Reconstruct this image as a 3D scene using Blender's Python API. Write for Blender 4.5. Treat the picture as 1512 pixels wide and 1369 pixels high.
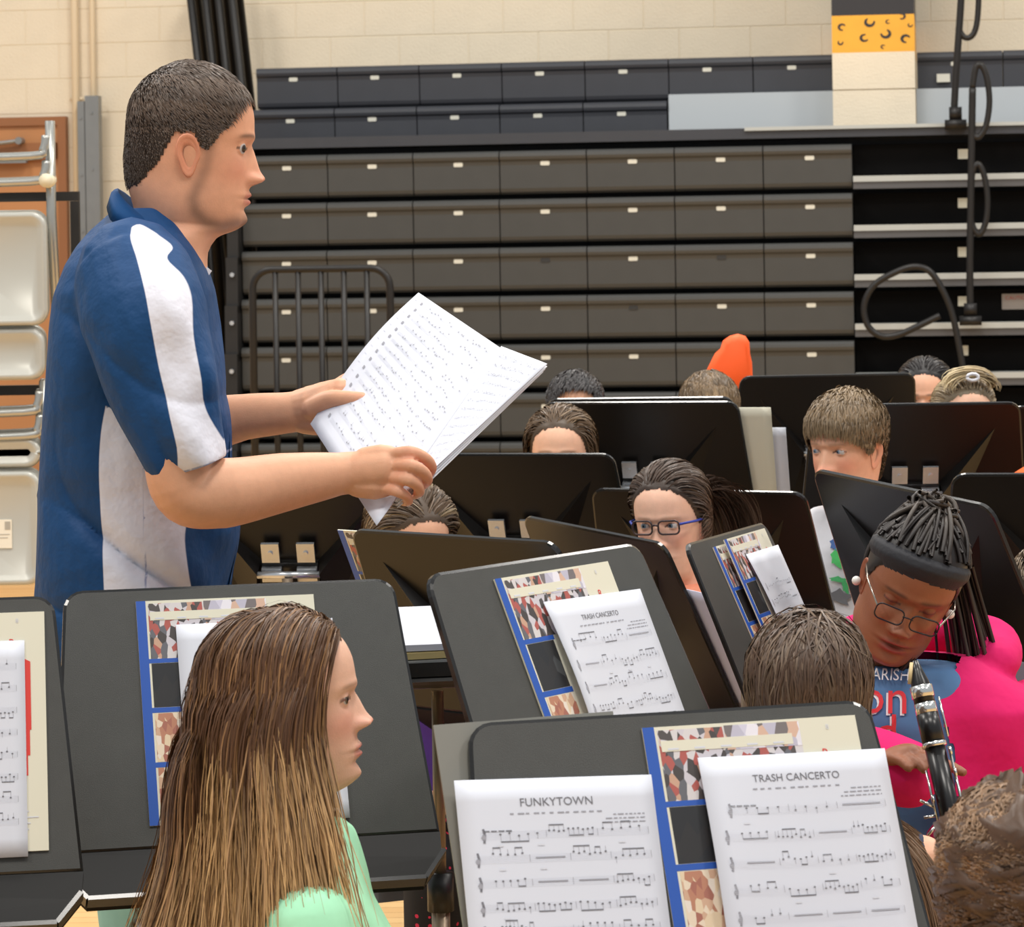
import bpy, bmesh, math, random
import numpy as np
from mathutils import Vector, Matrix
from mathutils.bvhtree import BVHTree

for o in list(bpy.data.objects):
    bpy.data.objects.remove(o)
SC = bpy.context.scene
COL = SC.collection
random.seed(7)
RNG = np.random.default_rng(7)

# ------------------------------------------------------------------ camera
F_PX = 4500.0            # focal length in pixels of the 1512 px wide frame
CAM_H = 1.56
ROLL = 0.0157
HOR = 375.0              # pixel row of the horizon
cam_d = bpy.data.cameras.new('camera')
cam = bpy.data.objects.new('camera', cam_d)
COL.objects.link(cam)
cam_d.sensor_width = 36.0
cam_d.sensor_fit = 'HORIZONTAL'
cam_d.lens = 36.0 * F_PX / 1512.0
cam_d.shift_y = -(684.5 - HOR) / 1512.0
cam_d.clip_start = 0.05
cam_d.clip_end = 100
cam_d.dof.use_dof = True
cam_d.dof.focus_distance = 4.6
cam_d.dof.aperture_fstop = 22.0
cam.location = (0, 0, CAM_H)
cam.rotation_euler = Matrix(((1, 0, 0), (0, 0, -1), (0, 1, 0))).to_euler()
cam.rotation_euler = (Matrix.Rotation(ROLL, 3, 'Y') @ Matrix(((1, 0, 0), (0, 0, -1), (0, 1, 0)))).to_euler()
SC.camera = cam

# ------------------------------------------------------------------ light
SC.view_settings.view_transform = 'Standard'
SC.view_settings.look = 'None'
SC.view_settings.exposure = 0.12
SC.view_settings.gamma = 1.0
SC.view_settings.use_curve_mapping = False
wd = bpy.data.worlds.new('gym_air')
SC.world = wd
wd.use_nodes = True
wd.node_tree.nodes['Background'].inputs[0].default_value = (0.86, 0.93, 1.0, 1)
wd.node_tree.nodes['Background'].inputs[1].default_value = 0.5


def area_light(x, y, z, sx, sy, w, col=(1, 0.95, 0.88), rot=(0, 0, 0)):
    l = bpy.data.lights.new('gym_lamp', 'AREA')
    l.shape = 'RECTANGLE'
    l.size = sx
    l.size_y = sy
    l.energy = w
    l.color = col
    o = bpy.data.objects.new('gym_lamp', l)
    o.location = (x, y, z)
    o.rotation_euler = rot
    COL.objects.link(o)


for gy in (1.5, 6.5, 12.0):
    for gx in (-4.5, 0.5, 5.5):
        area_light(gx, gy, 7.4, 1.3, 1.3, 185 if gy < 10 else 240)


# ------------------------------------------------------------------ pixel <-> place
def P(px, py, d):
    u = (px - 756.0) / F_PX
    v = (HOR - py) / F_PX
    c, s = math.cos(ROLL), math.sin(ROLL)
    return Vector((d * (u * c + v * s), d, CAM_H + d * (v * c - u * s)))


# ------------------------------------------------------------------ materials
def lin(c):
    return tuple(((x / 255.0) / 12.92 if x <= 10 else ((x / 255.0 + 0.055) / 1.055) ** 2.4) for x in c)


MATS = {}


def mat(name, rgb, rough=0.5, metal=0.0, var=0.0, scale=20.0, bump=0.0, bscale=None, spec=0.5, sss=0.0, stretch=None, trans=0.0, coat=0.0):
    if name in MATS:
        return MATS[name]
    m = bpy.data.materials.new(name)
    m.use_nodes = True
    nt = m.node_tree
    b = nt.nodes['Principled BSDF']
    c = lin(rgb)
    b.inputs['Base Color'].default_value = (*c, 1)
    b.inputs['Roughness'].default_value = rough
    b.inputs['Metallic'].default_value = metal
    b.inputs['Specular IOR Level'].default_value = spec
    if coat:
        b.inputs['Coat Weight'].default_value = coat
    if trans:
        b.inputs['Transmission Weight'].default_value = trans
    if sss:
        b.inputs['Subsurface Weight'].default_value = sss
        b.inputs['Subsurface Radius'].default_value = (0.012, 0.005, 0.003)
    if var or bump:
        tc = nt.nodes.new('ShaderNodeTexCoord')
        mp = nt.nodes.new('ShaderNodeMapping')
        nt.links.new(tc.outputs['Object'], mp.inputs[0])
        if stretch:
            mp.inputs['Scale'].default_value = stretch
        if var:
            n = nt.nodes.new('ShaderNodeTexNoise')
            n.inputs['Scale'].default_value = scale
            n.inputs['Detail'].default_value = 4
            nt.links.new(mp.outputs[0], n.inputs['Vector'])
            r = nt.nodes.new('ShaderNodeMapRange')
            r.inputs[1].default_value = 0.25
            r.inputs[2].default_value = 0.75
            r.inputs[3].default_value = 1 - var
            r.inputs[4].default_value = 1 + var
            nt.links.new(n.outputs[0], r.inputs[0])
            mx = nt.nodes.new('ShaderNodeVectorMath')
            mx.operation = 'SCALE'
            mx.inputs[0].default_value = c
            nt.links.new(r.outputs[0], mx.inputs['Scale'])
            nt.links.new(mx.outputs[0], b.inputs['Base Color'])
        if bump:
            n2 = nt.nodes.new('ShaderNodeTexNoise')
            n2.inputs['Scale'].default_value = bscale or scale
            n2.inputs['Detail'].default_value = 3
            nt.links.new(mp.outputs[0], n2.inputs['Vector'])
            bp = nt.nodes.new('ShaderNodeBump')
            bp.inputs['Strength'].default_value = bump
            bp.inputs['Distance'].default_value = 0.01
            nt.links.new(n2.outputs[0], bp.inputs['Height'])
            nt.links.new(bp.outputs[0], b.inputs['Normal'])
    MATS[name] = m
    return m


def attr_mat(name, rough=0.5, sss=0.0, var=0.06, scale=60, bump=0.0, bscale=120, spec=0.4, aniso=0.0):
    """colour comes from the colour attribute 'Col' (albedo; skin also carries painted shade in its hollows)"""
    if name in MATS:
        return MATS[name]
    m = mat(name, (128, 128, 128), rough=rough, sss=sss, spec=spec, bump=bump, bscale=bscale)
    nt = m.node_tree
    b = nt.nodes['Principled BSDF']
    at = nt.nodes.new('ShaderNodeAttribute')
    at.attribute_name = 'Col'
    n = nt.nodes.new('ShaderNodeTexNoise')
    n.inputs['Scale'].default_value = scale
    n.inputs['Detail'].default_value = 3
    tc = nt.nodes.new('ShaderNodeTexCoord')
    nt.links.new(tc.outputs['Object'], n.inputs['Vector'])
    r = nt.nodes.new('ShaderNodeMapRange')
    r.inputs[1].default_value = 0.25
    r.inputs[2].default_value = 0.75
    r.inputs[3].default_value = 1 - var
    r.inputs[4].default_value = 1 + var
    nt.links.new(n.outputs[0], r.inputs[0])
    mx = nt.nodes.new('ShaderNodeVectorMath')
    mx.operation = 'SCALE'
    nt.links.new(at.outputs['Color'], mx.inputs[0])
    nt.links.new(r.outputs[0], mx.inputs['Scale'])
    nt.links.new(mx.outputs[0], b.inputs['Base Color'])
    return m


# ------------------------------------------------------------------ object helpers
def link(o, parent=None):
    COL.objects.link(o)
    if parent is not None:
        o.parent = parent
    return o


def obj(name, verts, faces, m, parent=None, smooth=False, fm=None, col=None, mw=None, attrs=None):
    me = bpy.data.meshes.new(name)
    me.from_pydata([tuple(v) for v in verts], [], [tuple(f) for f in faces])
    for x in (m if isinstance(m, (list, tuple)) else [m]):
        me.materials.append(x)
    if fm is not None:
        me.polygons.foreach_set('material_index', fm)
    if smooth:
        me.polygons.foreach_set('use_smooth', [True] * len(me.polygons))
    if col is not None:
        a = me.color_attributes.new('Col', 'FLOAT_COLOR', 'POINT')
        c = np.ones((len(me.vertices), 4), dtype=np.float32)
        c[:, :3] = col
        a.data.foreach_set('color', c.ravel())
    if attrs:
        for k, v in attrs.items():
            a = me.attributes.new(k, 'FLOAT', 'POINT')
            a.data.foreach_set('value', np.asarray(v, dtype=np.float32))
    me.update()
    o = bpy.data.objects.new(name, me)
    link(o, parent)
    if mw is not None:
        o.matrix_local = mw
    return o


def obj_me(name, me, parent=None, mw=None):
    o = bpy.data.objects.new(name, me)
    link(o, parent)
    if mw is not None:
        o.matrix_local = mw
    return o


def empty(name, loc=(0, 0, 0), rz=0.0):
    o = bpy.data.objects.new(name, None)
    o.empty_display_size = 0.1
    o.location = loc
    o.rotation_euler = (0, 0, rz)
    return link(o)


def tag(o, label=None, cat=None, group=None, kind=None):
    if label:
        o['label'] = label
    if cat:
        o['category'] = cat
    if group:
        o['group'] = group
    if kind:
        o['kind'] = kind
    return o


class MB:
    """collects shapes for one mesh"""

    def __init__(s):
        s.v = []
        s.f = []
        s.m = []

    def add(s, v, f, mi=0):
        b = len(s.v)
        s.v += [Vector(x) for x in v]
        s.f += [tuple(i + b for i in q) for q in f]
        s.m += [mi] * len(f)
        return s

    def box(s, lo, hi, mi=0):
        x0, y0, z0 = lo
        x1, y1, z1 = hi
        v = [(x0, y0, z0), (x1, y0, z0), (x1, y1, z0), (x0, y1, z0), (x0, y0, z1), (x1, y0, z1), (x1, y1, z1), (x0, y1, z1)]
        f = [(0, 3, 2, 1), (4, 5, 6, 7), (0, 1, 5, 4), (1, 2, 6, 5), (2, 3, 7, 6), (3, 0, 4, 7)]
        return s.add(v, f, mi)

    def tube(s, pts, r, n=10, mi=0, flat=None):
        v, f = tube_geo(pts, r, n, flat)
        return s.add(v, f, mi)

    def prism(s, poly, z0, z1, mi=0):
        n = len(poly)
        v = [(x, y, z0) for x, y in poly] + [(x, y, z1) for x, y in poly]
        f = [tuple(range(n - 1, -1, -1)), tuple(range(n, 2 * n))] + [(i, (i + 1) % n, n + (i + 1) % n, n + i) for i in range(n)]
        return s.add(v, f, mi)

    def quad(s, a, b, c, d, mi=0):
        return s.add([a, b, c, d], [(0, 1, 2, 3)], mi)

    def xf(s, M):
        s.v = [M @ v for v in s.v]
        return s

    def build(s, name, m, parent=None, smooth=False, mw=None, col=None):
        return obj(name, s.v, s.f, m, parent, smooth, s.m if isinstance(m, (list, tuple)) else None, col, mw)


def tube_geo(pts, r, n=10, flat=None, caps=True, up=None):
    """tube along points; r scalar or list; flat = (list of) ratio of 2nd radius"""
    pts = [Vector(p) for p in pts]
    k = len(pts)
    rr = r if isinstance(r, (list, tuple, np.ndarray)) else [r] * k
    fl = flat if isinstance(flat, (list, tuple)) else [flat or 1.0] * k
    T = []
    for i in range(k):
        a = pts[max(0, i - 1)]
        b = pts[min(k - 1, i + 1)]
        T.append((b - a).normalized())
    if up is None:
        up = Vector((0, 0, 1)) if abs(T[0].z) < 0.9 else Vector((0, 1, 0))
    N = (up - T[0] * up.dot(T[0])).normalized()
    V, F = [], []
    for i in range(k):
        N = (N - T[i] * N.dot(T[i])).normalized()
        B = T[i].cross(N)
        for j in range(n):
            a = 2 * math.pi * j / n
            V.append(pts[i] + N * (math.cos(a) * rr[i]) + B * (math.sin(a) * rr[i] * fl[i]))
    for i in range(k - 1):
        for j in range(n):
            F.append((i * n + j, i * n + (j + 1) % n, (i + 1) * n + (j + 1) % n, (i + 1) * n + j))
    if caps:
        F.append(tuple(range(n - 1, -1, -1)))
        F.append(tuple(range((k - 1) * n, k * n)))
    return V, F


def smooth_path(pts, sub=6):
    """Catmull-Rom through the points"""
    pts = [Vector(p) for p in pts]
    out = []
    n = len(pts)
    for i in range(n - 1):
        p0 = pts[max(i - 1, 0)]
        p1 = pts[i]
        p2 = pts[i + 1]
        p3 = pts[min(i + 2, n - 1)]
        for j in range(sub):
            t = j / sub
            out.append(0.5 * ((2 * p1) + (p2 - p0) * t + (2 * p0 - 5 * p1 + 4 * p2 - p3) * t * t + (3 * p1 - p0 - 3 * p2 + p3) * t ** 3))
    out.append(pts[-1])
    return out


def rrect(x0, y0, x1, y1, r, n=5, corners=(1, 1, 1, 1)):
    """rounded rectangle, counter-clockwise from bottom-left; corners bl br tr tl"""
    out = []
    for k, (cx, cy, a0) in enumerate(((x0, y0, 180), (x1, y0, 270), (x1, y1, 0), (x0, y1, 90))):
        if not corners[k]:
            out.append((cx, cy))
            continue
        ccx = cx + (r if cx == x0 else -r)
        ccy = cy + (r if cy == y0 else -r)
        for i in range(n + 1):
            a = math.radians(a0 + 90 * i / n)
            out.append((ccx + r * math.cos(a), ccy + r * math.sin(a)))
    return out


def copy_tree(o, parent=None):
    c = o.copy()
    COL.objects.link(c)
    c.parent = parent
    for ch in [x for x in bpy.data.objects if x.parent is o]:
        k = copy_tree(ch, c)
        k.matrix_local = ch.matrix_local.copy()
    return c


def remesh_geo(V, F, voxel, smooth=3):
    """continuous skin over overlapping closed shapes"""
    me = bpy.data.meshes.new('tmp')
    me.from_pydata([tuple(v) for v in V], [], [tuple(f) for f in F])
    o = bpy.data.objects.new('tmp', me)
    COL.objects.link(o)
    md = o.modifiers.new('r', 'REMESH')
    md.mode = 'VOXEL'
    md.voxel_size = voxel
    if smooth:
        sm = o.modifiers.new('s', 'SMOOTH')
        sm.factor = 0.5
        sm.iterations = smooth
    dg = bpy.context.evaluated_depsgraph_get()
    ev = o.evaluated_get(dg)
    m2 = ev.to_mesh()
    n = len(m2.vertices)
    co = np.empty(n * 3, dtype=np.float32)
    m2.vertices.foreach_get('co', co)
    faces = [tuple(p.vertices) for p in m2.polygons]
    ev.to_mesh_clear()
    bpy.data.objects.remove(o)
    bpy.data.meshes.remove(me)
    return co.reshape(-1, 3).astype(float), faces


_TXT = {}


def text_geo(s, size):
    """flat lettering as polygons, centred on x, baseline y=0"""
    if s not in _TXT:
        cu = bpy.data.curves.new('t', 'FONT')
        cu.body = s
        cu.align_x = 'CENTER'
        cu.resolution_u = 3
        o = bpy.data.objects.new('t', cu)
        COL.objects.link(o)
        dg = bpy.context.evaluated_depsgraph_get()
        ev = o.evaluated_get(dg)
        me = ev.to_mesh()
        v = [tuple(x.co) for x in me.vertices]
        f = [tuple(p.vertices) for p in me.polygons]
        ev.to_mesh_clear()
        bpy.data.objects.remove(o)
        bpy.data.curves.remove(cu)
        _TXT[s] = (v, f)
    v, f = _TXT[s]
    return [(x * size, y * size, 0) for x, y, z in v], f

# ================================================================== THE HALL
YAW_B = math.radians(8.0)
E_B = Vector((math.cos(YAW_B), -math.sin(YAW_B), 0))
M_B = Vector((math.sin(YAW_B), math.cos(YAW_B), 0))
O_B = Vector((P(735, 375, 15.78).x, 15.78, 0))
BL = Matrix(((E_B.x, M_B.x, 0, O_B.x), (E_B.y, M_B.y, 0, O_B.y), (0, 0, 1, 0), (0, 0, 0, 1)))
BLi = BL.inverted()
C0 = Vector((0, 0, CAM_H))


def bl(px, py, yoff):
    """point of the bleacher frame seen at a pixel, on the plane yoff behind the bleacher front"""
    r = P(px, py, 1.0) - C0
    d = (yoff + (O_B - C0).dot(M_B)) / r.dot(M_B)
    return BLi @ (C0 + r * d)


m_block = mat('cream_block_paint', (227, 213, 188), 0.45, var=0.03, scale=6, bump=0.25, bscale=90)
m_mortar = mat('cream_mortar', (218, 204, 178), 0.7)
m_floor = None


def floor_material():
    m = bpy.data.materials.new('maple_gym_floor')
    m.use_nodes = True
    nt = m.node_tree
    b = nt.nodes['Principled BSDF']
    tc = nt.nodes.new('ShaderNodeTexCoord')
    br = nt.nodes.new('ShaderNodeTexBrick')
    br.inputs['Scale'].default_value = 1.0
    br.inputs['Brick Width'].default_value = 0.9
    br.inputs['Row Height'].default_value = 0.057
    br.inputs['Mortar Size'].default_value = 0.0012
    br.inputs['Color1'].default_value = (*lin((214, 170, 112)), 1)
    br.inputs['Color2'].default_value = (*lin((226, 186, 128)), 1)
    br.inputs['Mortar'].default_value = (*lin((150, 108, 60)), 1)
    nt.links.new(tc.outputs['Object'], br.inputs['Vector'])
    nt.links.new(br.outputs['Color'], b.inputs['Base Color'])
    b.inputs['Roughness'].default_value = 0.25
    return m


tag(MB().box((-14, -6, -0.1), (14, 22, 0)).build('floor', floor_material()), kind='structure')

# ---- back wall: painted concrete blocks
WALL_Y = 1.75
BW, BH = 0.4064, 0.2032
zj = bl(150, 12, WALL_Y).z
ZOFF = zj - BH * math.floor(zj / BH)


def wall_backing_material():
    m = bpy.data.materials.new('cream_block_wall_far')
    m.use_nodes = True
    nt = m.node_tree
    b = nt.nodes['Principled BSDF']
    tc = nt.nodes.new('ShaderNodeTexCoord')
    sp = nt.nodes.new('ShaderNodeSeparateXYZ')
    cb = nt.nodes.new('ShaderNodeCombineXYZ')
    ad = nt.nodes.new('ShaderNodeMath')
    ad.inputs[1].default_value = -ZOFF
    nt.links.new(tc.outputs['Object'], sp.inputs[0])
    nt.links.new(sp.outputs[0], cb.inputs[0])
    nt.links.new(sp.outputs[2], ad.inputs[0])
    nt.links.new(ad.outputs[0], cb.inputs[1])
    br = nt.nodes.new('ShaderNodeTexBrick')
    br.inputs['Scale'].default_value = 1.0
    br.inputs['Brick Width'].default_value = BW
    br.inputs['Row Height'].default_value = BH
    br.inputs['Mortar Size'].default_value = 0.004
    br.inputs['Color1'].default_value = (*lin((227, 213, 188)), 1)
    br.inputs['Color2'].default_value = (*lin((224, 210, 185)), 1)
    br.inputs['Mortar'].default_value = (*lin((214, 199, 172)), 1)
    nt.links.new(cb.outputs[0], br.inputs['Vector'])
    nt.links.new(br.outputs['Color'], b.inputs['Base Color'])
    b.inputs['Roughness'].default_value = 0.5
    return m


wall = MB().box((-12, WALL_Y + 0.02, 0), (12, WALL_Y + 0.3, 8.5)).build('wall_back', wall_backing_material())
wall.matrix_world = BL
tag(wall, kind='structure')

# door in the wall (behind the chair cart)
dr = bl(99, 172, WALL_Y)
DOOR_X1, DOOR_Z1 = dr.x, dr.z
DOOR_X0 = DOOR_X1 - 1.02


def block_mesh(w, h, dp):
    b = 0.003
    v = [(0, 0, 0), (w, 0, 0), (w, 0, h), (0, 0, h), (b, -dp, b), (w - b, -dp, b), (w - b, -dp, h - b), (b, -dp, h - b)]
    f = [(4, 5, 6, 7), (0, 1, 5, 4), (1, 2, 6, 5), (2, 3, 7, 6), (3, 0, 4, 7)]
    me = bpy.data.meshes.new('block')
    me.from_pydata(v, [], f)
    me.materials.append(m_block)
    return me


blk = block_mesh(BW - 0.003, BH - 0.003, 0.003)
k0 = int(math.floor((0.7 - ZOFF) / BH))
for k in range(k0, 17):
    z = ZOFF + k * BH
    if z > 3.3:
        break
    off = 0.5 * BW * (k % 2)
    for i in range(-12, 13):
        x = i * BW + off
        if x < -4.7 or x > 4.9:
            continue
        left = x < -1.0
        if not left and z < 2.35:
            continue
        if x < DOOR_X1 + 0.03 and x + BW > DOOR_X0 - 0.1 and z < DOOR_Z1 + 0.02:
            continue
        obj_me('block', blk, wall, Matrix.Translation((x, WALL_Y + 0.02, z)))

m_door = mat('brown_door_paint', (190, 132, 84), 0.4, var=0.04, scale=3)
m_dframe = mat('brown_door_frame', (150, 98, 60), 0.45)
m_grey = mat('grey_metal', (150, 150, 148), 0.35, metal=0.6)
door = MB()
door.box((DOOR_X0, WALL_Y - 0.01, 0), (DOOR_X1 - 0.05, WALL_Y + 0.02, DOOR_Z1 - 0.05))
door = door.build('door_1', m_door)
door.matrix_world = BL
tag(door, kind='structure')
fr = MB()
fr.box((DOOR_X1 - 0.05, WALL_Y - 0.035, 0), (DOOR_X1, WALL_Y + 0.02, DOOR_Z1))
fr.box((DOOR_X0 - 0.05, WALL_Y - 0.035, 0), (DOOR_X0, WALL_Y + 0.02, DOOR_Z1))
fr.box((DOOR_X0, WALL_Y - 0.035, DOOR_Z1 - 0.05), (DOOR_X1 - 0.05, WALL_Y + 0.02, DOOR_Z1))
fr.build('door_frame', m_dframe, door)
a = bl(5, 212, WALL_Y - 0.05)
b_ = bl(82, 232, WALL_Y - 0.05)
MB().box((a.x - 0.05, WALL_Y - 0.06, b_.z - 0.01), (b_.x, WALL_Y - 0.01, a.z)).build('closer_plate', m_dframe, door)
cl = MB()
p1 = bl(-10, 234, WALL_Y - 0.09)
p2 = bl(30, 208, WALL_Y - 0.09)
cl.box((p1.x - 0.1, WALL_Y - 0.1, p1.z - 0.03), (bl(42, 0, WALL_Y).x, WALL_Y - 0.06, p1.z + 0.02))
cl.tube([(p1.x - 0.15, WALL_Y - 0.11, p2.z - 0.03), (p2.x, WALL_Y - 0.11, p2.z)], 0.012, 8)
cl.tube([(p2.x, WALL_Y - 0.13, p2.z), (p2.x, WALL_Y - 0.06, p2.z)], 0.022, 10)
cl.build('door_closer', m_grey, door, smooth=False)

# conduits on the wall
m_pipe = mat('cream_painted_pipe', (226, 205, 172), 0.4)
m_steel = mat('galvanised_steel', (138, 140, 140), 0.4, metal=0.5, var=0.06, scale=8)


def conduit(px, r, z0, z1, lab, m):
    x = bl(px, 150, WALL_Y - r).x
    t = MB().tube([(x, WALL_Y - r, z0), (x, WALL_Y - r, z1)], r, 12)
    for zz in np.arange(z0 + 0.3, z1, 1.1):
        t.box((x - r * 1.8, WALL_Y - 0.01, zz), (x + r * 1.8, WALL_Y, zz + 0.02))
    o = t.build('conduit', m, None, True)
    o.matrix_world = BL
    tag(o, lab, 'pipe')
    return o


conduit(112, 0.022, 0, 6.5, 'cream painted pipe running up the wall next to the brown door', m_pipe)
conduit(138, 0.016, 0, 6.5, 'thin cream pipe running up the wall behind the standing man', m_pipe)
for (xa, xb, yt, lab) in ((116, 126, 150, 'short narrow grey steel channel post on wall beside the pipe'),
                          (127, 147, 142, 'taller wide grey steel channel post standing against the block wall')):
    A = bl(xa, yt, WALL_Y - 0.1)
    B = bl(xb, yt, WALL_Y - 0.1)
    t = MB()
    t.box((A.x, WALL_Y - 0.13, 0), (B.x, WALL_Y - 0.122, A.z))
    t.box((A.x, WALL_Y - 0.122, 0), (A.x + 0.008, WALL_Y - 0.06, A.z))
    t.box((B.x - 0.008, WALL_Y - 0.122, 0), (B.x, WALL_Y - 0.06, A.z))
    for q in range(6):
        zz = A.z - 0.1 - 0.33 * q
        t.tube([(0.5 * (A.x + B.x), WALL_Y - 0.136, zz), (0.5 * (A.x + B.x), WALL_Y - 0.12, zz)], 0.008, 8)
    o = t.build('channel_post', m_steel)
    o.matrix_world = BL
    tag(o, lab, 'post')

# ---- painted pillar with gold leopard band
PIL_Y0 = 0.62
m_black = mat('black_paint_band', (42, 40, 42), 0.45)
m_gold = mat('gold_paint_band', (232, 168, 52), 0.45, var=0.05, scale=12)
pa = bl(1229, 100, PIL_Y0)
pb = bl(1351, 100, PIL_Y0)
PX0, PX1 = pa.x, pb.x
zt1 = bl(1290, 22, PIL_Y0).z
zt2 = bl(1290, 77, PIL_Y0).z
zt3 = bl(1290, 132, PIL_Y0).z
zt4 = bl(1290, 187, PIL_Y0).z
pil = MB().box((PX0 + 0.012, PIL_Y0 + 0.012, 0), (PX1 - 0.012, WALL_Y + 0.05, 8.4)).build('wall_pillar', m_mortar)
pil.matrix_world = BL
tag(pil, kind='structure')
for (z0, z1, m, nm) in ((zt1, zt1 + 0.9, m_black, 'black_band'), (zt2, zt1, m_gold, 'gold_band'), (zt3 + 0.003, zt2, m_block, 'block'),
                        (zt4 + 0.003, zt3 - 0.003, m_block, 'block'), (zt4 - 0.2, zt4 - 0.003, m_block, 'block')):
    t = MB().box((PX0, PIL_Y0, z0), (PX1, WALL_Y - 0.001, z1))
    t.build(nm, m, pil)
sp = MB()
rs = random.Random(3)
for (px, py, s, a0) in ((1243, 40, 1, 0.4), (1284, 33, 1.3, 2.0), (1311, 32, 0.6, 1), (1344, 37, 0.6, 2), (1276, 56, 1.1, 1.2), (1308, 50, 1.3, 3.0),
                        (1337, 57, 1.2, 0.3), (1241, 63, 0.7, 2.2), (1304, 69, 0.6, 0.5), (1332, 24, 0.9, 4.0)):
    c = bl(px, py, PIL_Y0)
    R = 0.017 * s
    n = 10
    vv = []
    for i in range(n + 1):
        ang = a0 + 4.6 * i / n
        th = 0.45 + 0.5 * math.sin(math.pi * i / n)
        for rr in (R * 1.15, R * (1.15 - 0.75 * th)):
            vv.append((c.x + rr * 1.15 * math.cos(ang), PIL_Y0 - 0.002, c.z + rr * math.sin(ang)))
    sp.add(vv, [(2 * i, 2 * i + 1, 2 * i + 3, 2 * i + 2) for i in range(n)])
sp.build('painted_spots', m_black, pil)

# ================================================================== BLEACHERS
m_seat = mat('charcoal_seat_plastic', (63, 63, 61), 0.42, var=0.05, scale=9, bump=0.08, bscale=200)
m_seat_up = mat('blue_black_seat_plastic', (53, 55, 61), 0.42, var=0.05, scale=9, bump=0.08, bscale=200)
m_plate = mat('aluminium_number_plate', (205, 203, 190), 0.4)
m_dark = mat('bleacher_steel_and_gap_dark', (22, 21, 21), 0.6)
m_nose = mat('aluminium_nosing', (185, 188, 184), 0.35, metal=0.35)
m_nose2 = mat('dull_grey_nosing', (92, 92, 94), 0.4, metal=0.4)
m_deck = mat('grey_deck_panel', (178, 184, 188), 0.4)
m_rail = mat('black_rail_tube', (30, 28, 27), 0.42, spec=0.35)
m_chrome = mat('chrome', (205, 208, 212), 0.25, metal=0.75)
MW = 0.4572
ble = empty('bleachers')
ble.matrix_world = BL
tag(ble, 'long bank of folded charcoal plastic bleacher rows in front of the block wall', 'bleachers')


def seat_mesh(h, m):
    # side profile (y inward, z from top 0 down)
    pr = [(0.30, 0.0), (0.03, 0.0), (0.012, -0.004), (0.002, -0.014), (0.0, -0.03), (0.004, -0.045), (0.014, -0.055), (0.018, -0.075),
          (0.02, -h + 0.03), (0.026, -h + 0.012), (0.04, -h), (0.30, -h)]
    g = 0.003
    n = len(pr)
    v = [(g, y, z) for y, z in pr] + [(MW - g, y, z) for y, z in pr]
    f = [(i, i + 1, n + i + 1, n + i) for i in range(n - 1)] + [tuple(range(n - 1, -1, -1)), tuple(range(n, 2 * n)), (n - 1, 0, n, 2 * n - 1)]
    me = bpy.data.meshes.new('seat_module')
    me.from_pydata(v, [], [q[::-1] for q in f])
    me.materials.append(m)
    return me


plate_me = bpy.data.meshes.new('number_plate')
pl = MB().prism(rrect(-0.024, -0.011, 0.024, 0.011, 0.006, 3), -0.002, 0.002)
plate_me.from_pydata([(v.x, v.z, v.y) for v in pl.v], [], pl.f)
plate_me.materials.append(m_plate)
m_hole = mat('empty_plate_slot', (38, 38, 38), 0.6)
slot_me = plate_me.copy()
slot_me.materials.clear()
slot_me.materials.append(m_hole)

ROWS = []       # (front offset, top z)
z3 = bl(735, 223, 0.10).z
RS = 0.2520
for k in range(8):
    ROWS.append((0.10 - 0.022 * k, z3 - RS * k))
sm = seat_mesh(0.226, m_seat)
missing = {(2, 0), (2, 2), (3, 1), (1, -9)}
for k, (yo, zt) in enumerate(ROWS):
    for i in range(-3, 4):
        s = obj_me('seat_module', sm, ble, Matrix.Translation((i * MW, yo, zt)))
        q = obj_me('number_plate', slot_me if (k, i) in missing else plate_me, s, Matrix.Translation((MW * 0.5 + 0.01, 0.016, -0.068)))
# the two upper rows, set back
zr1 = bl(740, 92, 0.86).z
zr2 = bl(737, 154, 0.78).z
su = seat_mesh(0.225, m_seat_up)
for (zt, yo, n0, n1, pxb, pyb) in ((zr1, 0.86, -3, 4, 740, 92), (zr2, 0.78, -3, 2, 737, 154)):
    x0 = bl(pxb, pyb, yo).x
    for i in range(n0, n1):
        s = obj_me('seat_module', su, ble, Matrix.Translation((x0 + i * MW, yo, zt)))
        obj_me('number_plate', plate_me, s, Matrix.Translation((MW * 0.5 - 0.02, 0.016, -0.066)))
x0 = bl(1353, 70, 0.86).x
for i in range(0, 3):
    s = obj_me('seat_module', su, ble, Matrix.Translation((x0 + i * MW, 0.86, zr1)))
    obj_me('number_plate', plate_me, s, Matrix.Translation((MW * 0.45, 0.016, -0.066)))
s_ = bl(1393, 115, 0.85)
MB().box((s_.x - 0.035, 0.855, s_.z - 0.022), (s_.x + 0.035, 0.876, s_.z + 0.022)).build('row_sign', m_plate, ble)
# deck and panels
xl = -3 * MW
zdk = bl(1300, 186, 0.2).z
MB().box((xl, 0.13, zdk - 0.055), (6.2, PIL_Y0 - 0.01, zdk)).build('upper_deck', m_seat_up, ble)
MB().box((4 * MW - 0.55, 0.115, zdk - 0.014), (6.2, 0.13, zdk + 0.004)).build('deck_trim', m_nose, ble)
g0 = bl(987, 150, 0.79)
MB().box((g0.x, 0.80, zdk), (PX0 - 0.004, 0.84, zr1 - 0.2)).build('deck_panel', m_deck, ble)
MB().box((PX1 + 0.004, 0.80, zdk), (6.2, 0.84, zr1 - 0.2)).build('deck_panel', m_deck, ble)
# dark boxes behind the rows, added as painted shade for the gaps
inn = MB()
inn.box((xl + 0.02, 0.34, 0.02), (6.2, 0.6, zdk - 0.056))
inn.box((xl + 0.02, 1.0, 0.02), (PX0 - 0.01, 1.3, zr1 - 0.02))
inn.build('gap_shade_backing', m_dark, ble)
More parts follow.
